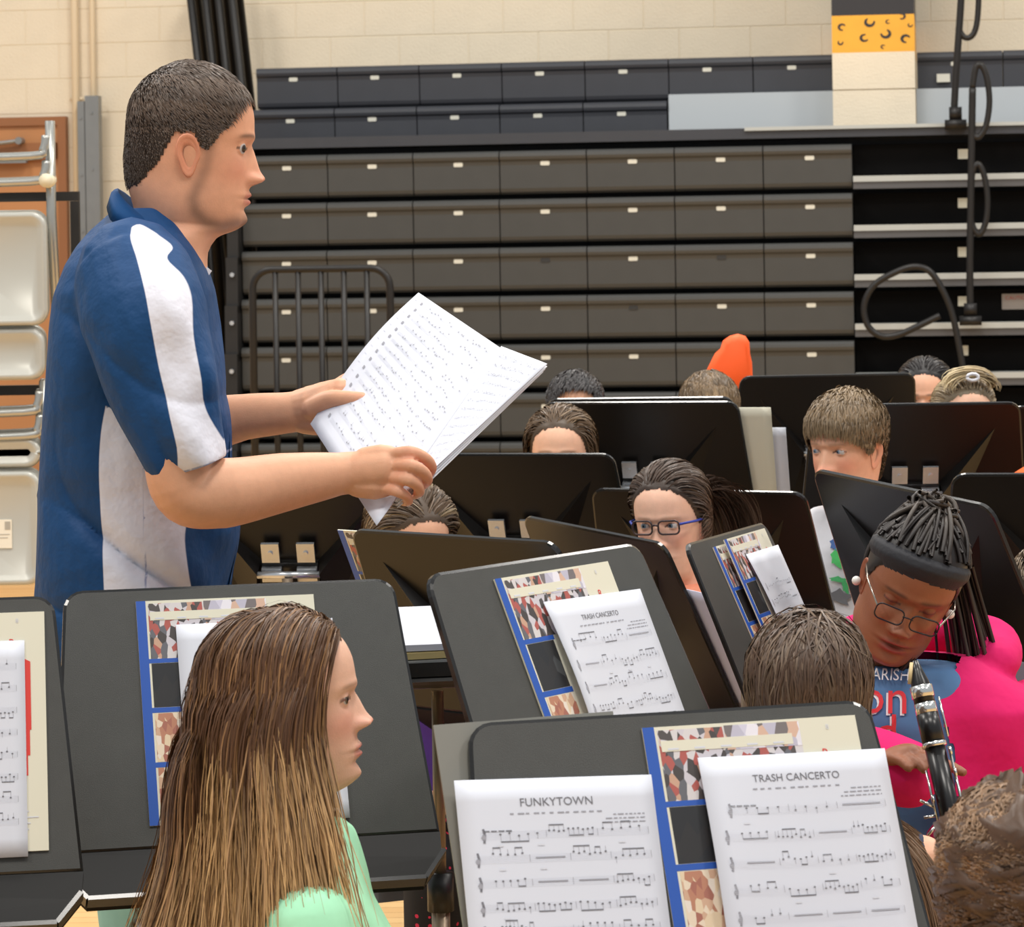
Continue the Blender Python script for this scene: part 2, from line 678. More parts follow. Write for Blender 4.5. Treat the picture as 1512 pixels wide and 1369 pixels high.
# left end frames of each row
for k in range(9):
    zt = z3 - RS * (k - 1)
    MB().box((xl - 0.055 - 0.004 * k, 0.05 - 0.022 * k, max(0.0, zt - 0.32)), (xl - 0.004, 0.34, zt - 0.03)).build('end_bracket', m_dark, ble)
    MB().tube([(xl - 0.03, 0.045 - 0.022 * k, zt - 0.12), (xl - 0.03, 0.03 - 0.022 * k, zt - 0.12)], 0.012, 8).build('bolt', m_chrome, ble)

# aisle steps on the right
m_riser = mat('recess_shade_riser', (11, 10, 10), 0.8, spec=0.1)  # riser colour darkened to carry the shade of the recess
ax0, ax1 = 4 * MW + 0.004, 6.2
for k in range(8):
    yo, zt = ROWS[k]
    MB().box((ax0, yo + 0.14, zt - 0.20), (ax1, yo + 0.30, zt - 0.001)).build('aisle_riser', m_riser, ble)
    MB().box((ax0, yo - 0.02, zt - 0.196), (ax1, yo + 0.10, zt - 0.166)).build('step_nosing', m_nose, ble)
    MB().box((ax0, yo - 0.01, zt - 0.232), (ax1, yo + 0.10, zt - 0.197)).build('step_edge', m_nose2, ble)
    t = bl(1422, 228 + 70 * k, yo + 0.1)
    MB().box((t.x - 0.026, yo + 0.132, zt - 0.085), (t.x + 0.026, yo + 0.1395, zt - 0.035)).build('row_tag', mat('cream_tag', (215, 210, 190), 0.5), ble)
    if k == 3:
        c = bl(1500, 440, yo + 0.1)
        cs = MB().box((c.x - 0.07, yo + 0.132, zt - 0.105), (c.x + 0.09, yo + 0.1395, zt - 0.025)).build('caution_label', mat('dull_label', (150, 140, 132), 0.5), ble)
        v, f = text_geo('CAUTION', 0.028)
        obj('label_text', [(c.x + 0.01 + a, yo + 0.131, zt - 0.055 + b) for a, b, _ in v], f, mat('label_red', (170, 70, 60), 0.5), cs)

# hand rails in the aisle
def rail(pts_px, yo, r=0.019, base=None, loop=None):
    pts = [bl(x, y, yo) for x, y in pts_px]
    t = MB().tube(smooth_path(pts, 5), r, 10)
    if base:
        b = bl(base[0], base[1], yo)
        t.box((b.x - 0.055, yo - 0.04, b.z - 0.035), (b.x + 0.055, yo + 0.09, b.z + 0.01))
        t.box((b.x - 0.032, yo - 0.03, b.z + 0.01), (b.x + 0.032, yo + 0.03, b.z + 0.075))
    return t.build('hand_rail', m_rail, ble, True)


rail([(1408, 182), (1411, 120), (1415, 60), (1419, 0), (1421, -60)], 0.03, base=(1411, 180))
rail([(1414, 40), (1424, 55), (1436, 52), (1443, 30), (1445, -20), (1440, -60), (1430, -75)], 0.03, 0.015)
rail([(1433, 470), (1432, 400), (1433, 330), (1434, 260), (1435, 195), (1436, 130)], -0.12, base=(1433, 470))
rail([(1434, 185), (1438, 200), (1446, 202), (1456, 185), (1461, 150), (1457, 115), (1449, 97), (1441, 100), (1436, 130)], -0.12, 0.016)
rail([(1432, 318), (1438, 338), (1447, 346), (1456, 325), (1458, 290), (1452, 255), (1443, 242), (1436, 255), (1434, 280)], -0.12, 0.016)
rail([(1425, 560), (1415, 505), (1405, 460), (1390, 425), (1372, 400), (1348, 394), (1318, 404), (1290, 422), (1276, 450), (1281, 480), (1300, 496),
      (1325, 495), (1355, 482), (1388, 466)], -0.30, 0.017, base=(1426, 570))

# guard rail panel standing before the bleachers
GR_Y = -1.6
gl, gt_, grr = bl(374, 500, GR_Y), bl(474, 397, GR_Y), bl(577, 500, GR_Y)


def guard_rail(w, h, nbar, legs=True):
    t = MB()
    r = 0.09
    path = [(-w / 2, 0, 0.05)] + [(-w / 2, 0, h - r)]
    for i in range(1, 6):
        a = math.radians(180 - 90 * i / 6)
        path.append((-w / 2 + r + r * math.cos(a), 0, h - r + r * math.sin(a)))
    path.append((-w / 2 + r, 0, h))
    path2 = [(-x, y, z) for x, y, z in path[::-1]]
    root = empty('guard_rail')
    MB().tube(path + path2, 0.018, 10).build('rail_frame', m_rail, root, True)
    MB().tube([(-w / 2, 0, 0.12), (w / 2, 0, 0.12)], 0.014, 8).build('bottom_rail', m_rail, root, True)
    for i in range(nbar):
        x = -w / 2 + w * (i + 1) / (nbar + 1)
        MB().tube([(x, 0, 0.12), (x, 0, h)], 0.014, 8).build('bar', m_rail, root, True)
    if legs:
        for s in (-1, 1):
            MB().box((s * w / 2 - 0.025, -0.22, 0), (s * w / 2 + 0.025, 0.22, 0.05)).build('foot', m_rail, root)
    return root


g = guard_rail(grr.x - gl.x, gt_.z, 5)
g.matrix_world = BL @ Matrix.Translation((0.5 * (gl.x + grr.x), GR_Y, 0))
tag(g, 'black tubular guard rail panel with vertical bars standing before the bleachers', 'railing')

# stored end rails leaning at the left end of the bleachers (seen almost edge-on)
RAILLAB = ['tall end rail nearest the pipes', 'tall end rail, second from the pipes', 'tall end rail, third from the pipes', 'tall end rail nearest the upper seats',
           'shorter end rail nearest the pipes', 'middle one of the shorter end rails', 'shorter end rail nearest the seat rows']
for q, (xt, yt, xb, yb, yo) in enumerate(((284, -30, 336, 420, 1.50), (303, -60, 355, 420, 1.46), (322, -60, 374, 420, 1.42), (342, -60, 395, 420, 1.38),
                                          (262, 130, 300, 575, 0.30), (277, 130, 313, 575, 0.22), (292, 130, 325, 575, 0.14))):
    top = bl(xt, yt, yo)
    base = bl(xb, yb, yo)
    base = top + (base - top) * (top.z / (top.z - base.z))
    h = (top - base).length
    root = empty('end_rail')
    dirv = (top - base).normalized()
    wv = Vector((0.13, 0.99, 0)).normalized()
    wv = (wv - dirv * wv.dot(dirv)).normalized()
    nv = dirv.cross(wv)
    Mx = Matrix(((nv.x, wv.x, dirv.x, base.x), (nv.y, wv.y, dirv.y, base.y), (nv.z, wv.z, dirv.z, base.z), (0, 0, 0, 1)))
    root.matrix_world = BL @ Mx
    w = 0.12 if q < 4 else 0.2
    r = 0.05
    path = [(0, -w / 2, 0.03), (0, -w / 2, h - r), (0, -w / 2 + 0.04, h - 0.03), (0, -w / 2 + r, h), (0, w / 2 - r, h), (0, w / 2 - 0.04, h - 0.03), (0, w / 2, h - r), (0, w / 2, 0.03)]
    MB().tube(path, 0.024, 10).build('rail_frame', m_rail, root, True)
    for i in range(1 if q > 3 else 0):
        y = -w / 2 + w * (i + 1) / 2
        MB().tube([(0, y, 0.06), (0, y, h)], 0.016, 8).build('bar', m_rail, root, True)
    MB().tube([(0, -w / 2, 0.06), (0, w / 2, 0.06)], 0.016, 8).build('bottom_rail', m_rail, root, True)
    tag(root, 'black tubular ' + RAILLAB[q] + ', leaning', 'railing', 'stored end rails beside the bleachers')

# ================================================================== CHAIR CART with folded chairs
m_chair = mat('beige_grey_chair_steel', (186, 186, 178), 0.3, metal=0.15, var=0.03, scale=5)
m_tube = mat('silver_chair_tube', (178, 178, 172), 0.25, metal=0.7)
m_tube_dk = mat('shaded_inner_tube', (120, 118, 108), 0.3, metal=0.6)
m_cap = mat('cream_rubber_cap', (226, 216, 188), 0.5)
m_cart = mat('black_cart_steel', (38, 36, 34), 0.4)
m_sticker = mat('white_sticker', (232, 228, 214), 0.6)
CD = 9.0


def C(px, py, dd=0.0):
    return P(px, py, CD + dd)


cart = empty('chair_cart', (C(-60, 600).x, CD + 0.2, 0))
tag(cart, 'black steel rolling cart that carries the hanging folded chairs', 'cart')


def cbox(nm, lo, hi, par=cart):
    o = Vector(cart.location)
    MB().box(Vector(lo) - o, Vector(hi) - o).build(nm, m_cart, par)


tr = C(118, 283, 0.25)
xL = C(-330, 600).x
cbox('top_bar', (xL, CD + 0.22, tr.z - 0.028), (tr.x, CD + 0.25, tr.z))
cbox('upright', (tr.x - 0.026, CD + 0.22, 0.12), (tr.x, CD + 0.25, tr.z - 0.029))
cbox('upright', (xL, CD + 0.22, 0.12), (xL + 0.026, CD + 0.25, tr.z - 0.029))
zl = C(60, 573).z
cbox('lower_bar', (xL + 0.03, CD + 0.22, zl - 0.03), (tr.x - 0.03, CD + 0.25, zl))
cbox('base_bar', (xL, CD - 0.1, 0.09), (tr.x, CD + 0.45, 0.12))
for sx in (xL + 0.05, tr.x - 0.05):
    for sy in (CD - 0.05, CD + 0.4):
        o = Vector(cart.location)
        MB().tube([Vector((sx - 0.015, sy, 0.045)) - o, Vector((sx + 0.015, sy, 0.045)) - o], 0.045, 14).build('caster', m_cart, cart, True)


def panel(par, x0, z0, x1, z1, r, y, m, lip=0.012):
    """pressed steel panel with a raised rim, front at y"""
    t = MB()
    poly = rrect(x0, z0, x1, z1, r, 6)
    inn_ = rrect(x0 + 0.018, z0 + 0.018, x1 - 0.018, z1 - 0.018, max(r - 0.014, 0.01), 6)
    inn2 = rrect(x0 + 0.03, z0 + 0.03, x1 - 0.03, z1 - 0.03, max(r - 0.02, 0.008), 6)
    n = len(poly)
    v = [(a, y + 0.02, b) for a, b in poly] + [(a, y, b) for a, b in rrect(x0 + 0.005, z0 + 0.005, x1 - 0.005, z1 - 0.005, r - 0.004, 6)] + \
        [(a, y + 0.002, b) for a, b in inn_] + [(a, y + 0.014, b) for a, b in inn2]
    f = []
    for L in range(3):
        f += [(L * n + i, L * n + (i + 1) % n, (L + 1) * n + (i + 1) % n, (L + 1) * n + i) for i in range(n)]
    f += [tuple(range(3 * n, 4 * n)), tuple(range(n - 1, -1, -1))]
    t.add(v, f)
    return t


def folded_chair(cx, ztop, y, hw, spec):
    """one folded chair hanging; spec: lists of panels / cross tubes (dz below top)"""
    root = empty('folding_chair', (cx, y, ztop))
    for s in (-1, 1):
        MB().tube([(s * (hw - 0.006), 0.05, 0.0), (s * (hw - 0.006), 0.05, -0.28), (s * (hw + 0.01), 0.05, -0.73)], 0.0135, 10).build('side_tube', m_tube, root, True)
    for z in spec['tubes']:
        r = 0.06
        path = [(-hw + 0.015, 0.03, z + r), (-hw + 0.022, 0.025, z + 0.02), (-hw + r, 0.02, z), (hw - r, 0.02, z), (hw - 0.022, 0.025, z + 0.02), (hw - 0.015, 0.03, z + r)]
        MB().tube(smooth_path(path, 4), 0.0125, 10).build('cross_tube', m_tube, root, True)
    for z in spec['caps']:
        MB().tube([(hw - 0.01, -0.012, z), (hw - 0.01, 0.045, z)], 0.021, 14).build('rubber_cap', m_cap, root, True)
    for (z1, z0, nm, dy, ins) in spec['panels']:
        panel(root, -hw + 0.012 + ins, z0, hw - 0.012 - ins, z1, 0.045, dy, m_chair).build(nm, m_chair, root, True)
    return root


HWC = 0.225
for j in range(3):
    ccx = C(78, 400).x - HWC - 0.012 * j
    yy = CD + 0.09 * j - 0.03
    s = CD / 9.0
    up = folded_chair(ccx, C(70, 178).z + 0.004 * j, yy, HWC, {
        'tubes': [-0.105, -0.18], 'caps': [-0.178], 'panels': [(-0.268, -0.605, 'seat', 0.0, 0.0), (-0.612, -0.765, 'backrest', 0.012, 0.012)]})
    tag(up, 'silver folding chair hung in the upper tier of the cart, ' + ('outermost of three', 'between two others', 'innermost against the bar')[j], 'chair', 'folded chairs on the cart, upper tier')
    lo = folded_chair(ccx - 0.03, C(60, 548).z - 0.03, yy, HWC, {
        'tubes': [-0.09, -0.16], 'caps': [], 'panels': [(-0.262, -0.60, 'seat', 0.0, 0.0), (-0.165, -0.255, 'backrest', 0.02, 0.0)]})
    tag(lo, 'grey folding chair with price sticker hung in the lower tier of the cart' if j == 0 else
        'grey folding chair in the lower tier of the cart, ' + ('', 'right behind the stickered one', 'innermost')[j], 'chair', 'folded chairs on the cart, lower tier')
    if j == 0:
        st = MB()
        a = C(-14, 768, -0.03) - Vector(lo.location)
        b = C(17, 810, -0.03) - Vector(lo.location)
        st.box((a.x, 0.011, b.z), (b.x, 0.0135, a.z))
        sk = st.build('sticker', m_sticker, lo)
        pr = MB()
        pr.box((a.x + 0.04, 0.0102, a.z - 0.03), (b.x - 0.004, 0.0109, a.z - 0.006))
        pr.box((a.x + 0.008, 0.0102, a.z - 0.045), (b.x - 0.006, 0.0109, a.z - 0.043))
        pr.box((a.x + 0.008, 0.0102, a.z - 0.055), (b.x - 0.012, 0.0109, a.z - 0.053))
        pr.build('sticker_print', mat('grey_print', (170, 166, 156), 0.6), sk)

# ================================================================== MUSIC STANDS
m_desk = mat('charcoal_textured_desk', (66, 66, 63), 0.5, var=0.06, scale=40, bump=0.12, bscale=900)
m_deskb = mat('black_gloss_desk_back', (20, 18, 17), 0.34, var=0.08, scale=5, spec=0.35)
m_ledge = mat('black_ledge', (17, 16, 15), 0.45, spec=0.2)
m_edge = mat('black_desk_edge', (30, 29, 28), 0.2)
m_pole = mat('champagne_pole', (150, 132, 112), 0.35, metal=0.5)
m_base = mat('black_stand_base', (28, 27, 26), 0.4)
DL = 0.36         # desk length
STANDS = {}


def desk_poly(Wt, Wb, r=0.028, n=5, ins=0.0):
    """trapezoid with rounded top corners in (u, v), v = 0 at the top edge, counter-clockwise"""
    ht, hb = Wt / 2 - ins, Wb / 2 - ins
    top, bot = -ins, -DL + ins
    out = [(-hb, bot), (hb, bot)]
    for k, (sx, a0) in enumerate(((1, 0), (-1, 90))):
        cx = sx * (ht - r)
        for i in range(n + 1):
            a = math.radians(a0 + 90 * i / n)
            out.append((cx + r * math.cos(a), top - r + r * math.sin(a)))
    return out


def make_stand_meshes():
    """shared meshes in the desk frame: u viewer's right, v up along the desk, n out of the sheet side"""
    M = {}
    Wt, Wb = 0.46, 0.515
    t = MB()
    po, pi = desk_poly(Wt, Wb), desk_poly(Wt, Wb, 0.024, 5, 0.004)
    n = len(po)
    v = [(x, y, 0.0) for x, y in pi] + [(x, y, -0.002) for x, y in po] + [(x, y, -0.008) for x, y in po] + [(x, y, -0.0095) for x, y in pi]
    f = [tuple(range(n))]
    fm = [0]
    for L in range(3):
        for i in range(n):
            f.append((L * n + i, L * n + n + i, L * n + n + (i + 1) % n, L * n + (i + 1) % n))
            fm.append(2)
    f.append(tuple(range(4 * n - 1, 3 * n - 1, -1)))
    fm.append(1)
    M['desk'] = (v, f, fm)
    # ledge tray: floor runs out along +n from the bottom edge, narrows to the lip
    hb = Wb / 2
    d, dv = 0.030, 0.076
    a = [(-hb, -DL, 0.0), (hb, -DL, 0.0), (hb - 0.004, -DL - 0.5 * dv, d * 0.6), (hb - 0.035, -DL - dv, d), (-hb + 0.035, -DL - dv, d), (-hb + 0.004, -DL - 0.5 * dv, d * 0.6)]
    b = [(x, y - 0.006, z - 0.006) for x, y, z in a]
    t = MB()
    k = len(a)
    t.add(a + b, [tuple(range(k - 1, -1, -1)), tuple(range(k, 2 * k))] + [(i, (i + 1) % k, k + (i + 1) % k, k + i) for i in range(k)])
    M['ledge'] = t
    t = MB()
    lip = [(a[5][0], a[5][1], a[5][2]), a[4], a[3], a[2]]
    for (p, q) in zip(lip[:-1], lip[1:]):
        A = Vector(p)
        B = Vector(q)
        up = Vector((0, 0.006, 0.020))
        nn = (B - A).cross(up).normalized() * 0.003
        t.add([A - nn, B - nn, B - nn + up, A - nn + up, A + nn, B + nn, B + nn + up, A + nn + up],
              [(0, 1, 2, 3), (7, 6, 5, 4), (0, 4, 5, 1), (1, 5, 6, 2), (2, 6, 7, 3), (3, 7, 4, 0)])
    M['lip'] = t
    # triangular stiffening ribs on the back, converging to the hinge
    ribs = []
    for s in (-1, 1):
        A = Vector((s * 0.175, -0.06, -0.0096))
        B = Vector((s * 0.055, -0.19, -0.0096))
        Ct = Vector((s * 0.075, -0.33, -0.0096))
        Ap = Vector((s * 0.06, -0.2, -0.05))
        t = MB()
        t.add([A, B, Ct, Ap], [(0, 1, 3), (1, 2, 3), (2, 0, 3), (0, 2, 1)])
        ribs.append(t)
    M['ribs'] = ribs
    # hinge plate and chrome clips
    t = MB().box((-0.055, -0.245, -0.022), (0.055, -0.19, -0.0098))
    M['plate'] = t
    cl = []
    for s in (-1, 1):
        x0 = s * 0.034
        t = MB()
        t.box((x0 - 0.017, -0.185, -0.030), (x0 + 0.017, -0.145, -0.0226))
        t.box((x0 - 0.019, -0.225, -0.034), (x0 + 0.019, -0.197, -0.0226))
        t.tube([(x0, -0.165, -0.034), (x0, -0.165, -0.029)], 0.005, 8)
        cl.append(t)
    M['clips'] = cl
    M['rod'] = MB().tube([(-0.06, -0.205, -0.042), (0.06, -0.205, -0.042)], 0.007, 10)
    return M


SM = make_stand_meshes()
SM_ME = {}


def shared(name, geo, mats, smooth=False):
    if name not in SM_ME:
        me = bpy.data.meshes.new(name.split(':')[0])
        if isinstance(geo, MB):
            me.from_pydata([tuple(v) for v in geo.v], [], geo.f)
        else:
            me.from_pydata(geo[0], [], geo[1])
        for m in mats:
            me.materials.append(m)
        if not isinstance(geo, MB) and len(geo) > 2:
            me.polygons.foreach_set('material_index', geo[2])
        if smooth:
            me.polygons.foreach_set('use_smooth', [True] * len(me.polygons))
        SM_ME[name] = me
    return SM_ME[name]


def stand(key, top, beta, tau, label, W=1.0, lean=0.0, foot=0.0):
    """top: world point of the middle of the desk's top edge; beta: direction of the reader's right; tau: tilt from vertical"""
    eu = Vector((math.cos(beta), math.sin(beta), 0))
    nh = Vector((math.sin(beta), -math.cos(beta), 0))
    z = Vector((0, 0, 1))
    n = nh * math.cos(tau) + z * math.sin(tau)
    ev = z * math.cos(tau) - nh * math.sin(tau)
    if lean:
        c, s = math.cos(lean), math.sin(lean)
        eu, ev = eu * c + ev * s, ev * c - eu * s
    D = Matrix(((eu.x, ev.x, n.x, top.x), (eu.y, ev.y, n.y, top.y), (eu.z, ev.z, n.z, top.z), (0, 0, 0, 1)))
    D = D @ Matrix.Diagonal((W, W, W, 1))
    hinge = D @ Vector((0, -0.205, -0.055))
    root = empty('music_stand', (hinge.x, hinge.y, 0))
    tag(root, label, 'music stand', 'band music stands')
    Dl = Matrix.Translation((-hinge.x, -hinge.y, 0)) @ D
    desk = obj_me('desk', shared('desk', SM['desk'], [m_desk, m_deskb, m_edge]), root, Dl)
    led = obj_me('ledge', shared('ledge', SM['ledge'], [m_ledge]), root, Dl)
    lp = obj_me('lip', shared('lip', SM['lip'], [m_edge]), led)
    for k in (0, 1):
        obj_me('rib', shared('rib:%d' % k, SM['ribs'][k], [m_deskb]), desk)
        obj_me('clip', shared('clip:%d' % k, SM['clips'][k], [m_chrome]), root, Dl)
    obj_me('hinge_plate', shared('hinge_plate', SM['plate'], [m_edge]), root, Dl)
    obj_me('hinge_rod', shared('hinge_rod', SM['rod'], [m_chrome], True), root, Dl)
    hz = hinge.z
    MB().tube([(0, 0, hz), (0, 0, 0.55)], 0.010, 10).tube([(0, 0, 0.56), (0, 0, 0.06)], 0.0145, 12).build('pole', m_pole, root, True)
    MB().tube([(0, 0, 0.53), (0, 0, 0.59)], 0.021, 12).build('collar', m_base, root, True)
    for k in range(3):
        a = foot + beta + k * 2 * math.pi / 3
        dx, dy = math.cos(a), math.sin(a)
        MB().tube(smooth_path([(0.01 * dx, 0.01 * dy, 0.085), (0.09 * dx, 0.09 * dy, 0.075), (0.22 * dx, 0.22 * dy, 0.022), (0.27 * dx, 0.27 * dy, 0.011)], 3), 0.011, 8).build('leg', m_base, root, True)
    STANDS[key] = D
    return D


def solve_top(a, b, W=0.46):
    """both top corners at one height, W apart -> two world points"""
    r1 = P(a[0], a[1], 1) - C0
    r2 = P(b[0], b[1], 1) - C0
    k = r1.z / r2.z
    L = math.hypot(r2.x * k - r1.x, k - 1)
    d1 = W / L
    return C0 + r1 * d1, C0 + r2 * d1 * k


def stand_c(key, a, b, tau, label, front=True, W=0.46, foot=0.0):
    p, q = solve_top(a, b, W)
    if not front:
        p, q = q, p
    return stand(key, (p + q) * 0.5, math.atan2(q.y - p.y, q.x - p.x), math.radians(tau), label, W=W / 0.46, foot=foot)


def stand_m(key, px, py, d, gam, tau, label, front=False, lean=0.0, foot=0.0):
    """gam: degrees the image-right end is nearer"""
    b = math.radians(-gam) if front else math.radians(180 - gam)
    return stand(key, P(px, py, d), b, math.radians(tau), label, lean=math.radians(lean), foot=foot)


R = math.radians
# stands whose sheets face us
stand_c('S2', (92, 873), (583, 853), 24, 'charcoal music stand with photo-covered book right beside the long-haired girl')
stand_c('S3', (628, 848), (945, 800), 24, 'charcoal music stand turned aslant with photo book and a single white sheet', foot=0.5)
stand_c('S4', (688, 1068), (1285, 1032), 26, 'charcoal music stand carrying the FUNKYTOWN and TRASH CANCERTO sheets', W=0.47)
p, q = solve_top((92, 873), (583, 853))
d_ = (q - p).normalized()
s1r = C0 + (P(81, 877, 1) - C0) * (p.y - 0.16)
stand('S1', s1r - d_ * 0.23 - Vector((0, 0, 0)), math.atan2(d_.y, d_.x) - R(4), R(22), 'charcoal music stand whose book shows a red stepped shape')
stand_c('S5', (1013, 803), (1130, 770), 24, 'charcoal music stand seen aslant with two blue-spined books on it', W=0.415)
# stands seen from the back
stand_m('S6', 668, 788, 5.10, 40, 26, 'black-backed music stand with a photo strip at its side, below the held score')
stand_m('S7', 876, 779, 5.62, 58, 26, 'black-backed music stand that hides the mouth of the girl in dark glasses', lean=3)
stand_m('S8', 748, 668, 6.30, 14, 24, 'black-backed music stand hiding the face of the girl with swept-back hair')
stand_m('S9', 945, 592, 7.00, 12, 24, 'black-backed music stand with chrome clips and two sheets jutting from its side')
stand_m('S10', 945, 586, 7.45, 5, 24, 'black music stand showing only its top edge before the black-haired head')
stand_m('S11', 1222, 552, 7.85, -5, 20, 'black music stand behind the boy in the white printed shirt')
stand_m('S12', 1352, 594, 6.70, 2, 22, 'black-backed music stand with chrome clips hiding the blond head behind it')
stand_m('S13', 1330, 716, 4.98, 60, 26, 'black-backed music stand rising behind the girl in the pink hoodie', lean=5)
stand_m('S14', 1030, 722, 6.10, 24, 24, 'black music stand directly behind the girl in dark glasses')
stand_m('S15', 1590, 697, 5.6, 10, 24, 'black music stand above the orange shirt, cut off by the frame')
stand_m('S17', 1640, 597, 6.9, 5, 22, 'far black music stand past the one hiding the blond head')
stand_m('S16', 418, 693, 5.75, 5, 24, 'black-backed music stand with chrome clips just beyond the blue polo shirt')

# ================================================================== SHEETS AND BOOKS
m_paper = mat('white_paper', (214, 217, 227), 0.6)
m_paper2 = mat('cream_paper', (222, 218, 198), 0.55)
m_ink = mat('grey_ink', (158, 158, 166), 0.8)
m_inkd = mat('dark_ink', (118, 118, 124), 0.8)
m_inkl = mat('light_staff_ink', (212, 214, 222), 0.8)
m_blue = mat('book_blue', (38, 86, 176), 0.4)
m_red = mat('book_red', (214, 58, 48), 0.5)
m_lav = mat('pale_lavender_paper', (214, 214, 236), 0.6)  # pale lavender paper tone


def photo_mat(name, cols, scale, seed):
    if name in MATS:
        return MATS[name]
    m = bpy.data.materials.new(name)
    m.use_nodes = True
    nt = m.node_tree
    b = nt.nodes['Principled BSDF']
    tc = nt.nodes.new('ShaderNodeTexCoord')
    mp = nt.nodes.new('ShaderNodeMapping')
    mp.inputs['Location'].default_value = (seed, seed * 2, 0)
    mp.inputs['Scale'].default_value = (1, 0.6, 1)
    vo = nt.nodes.new('ShaderNodeTexVoronoi')
    vo.inputs['Scale'].default_value = scale
    nt.links.new(tc.outputs['Object'], mp.inputs[0])
    nt.links.new(mp.outputs[0], vo.inputs['Vector'])
    sp = nt.nodes.new('ShaderNodeSeparateColor')
    nt.links.new(vo.outputs['Color'], sp.inputs[0])
    cr = nt.nodes.new('ShaderNodeValToRGB')
    cr.color_ramp.interpolation = 'CONSTANT'
    el = cr.color_ramp.elements
    for i, c in enumerate(cols):
        e = el[i] if i < 2 else el.new(i / len(cols))
        e.position = i / len(cols)
        e.color = (*lin(c), 1)
    nt.links.new(sp.outputs[0], cr.inputs[0])
    nt.links.new(cr.outputs[0], b.inputs['Base Color'])
    b.inputs['Roughness'].default_value = 0.35
    MATS[name] = m
    return m


ph1 = photo_mat('photo_players', [(74, 68, 66), (176, 92, 84), (214, 208, 208), (200, 160, 136), (104, 104, 110), (206, 200, 206), (84, 78, 76)], 130, 1.3)
ph2 = photo_mat('photo_dark', [(42, 42, 42), (50, 48, 46), (38, 38, 40), (66, 68, 70), (44, 42, 42)], 60, 4.1)
ph3 = photo_mat('photo_warm', [(226, 204, 172), (186, 130, 104), (232, 220, 206), (208, 170, 142), (168, 108, 92), (230, 212, 188)], 130, 7.7)
ph4 = photo_mat('photo_pale', [(208, 204, 220), (226, 222, 230), (190, 186, 202), (120, 112, 112), (214, 178, 156), (232, 228, 236)], 80, 9.2)


def bend_sheet(w, h, curl, nx=10, ny=12, lift=0.0, bcurl=0.0):
    """sheet in (u,v,n): origin top-left, runs +u and -v; left edge lifts by curl"""
    v, f = [], []
    for j in range(ny + 1):
        for i in range(nx + 1):
            s, t = i / nx, j / ny
            z = lift + curl * (1 - s) ** 3 * math.sin(math.pi * min(1, t * 0.9 + 0.08)) + bcurl * t * t
            v.append((w * s, -h * t, z))
    for j in range(ny):
        for i in range(nx):
            a = j * (nx + 1) + i
            f.append((a, a + nx + 1, a + nx + 2, a + 1))
    return v, f


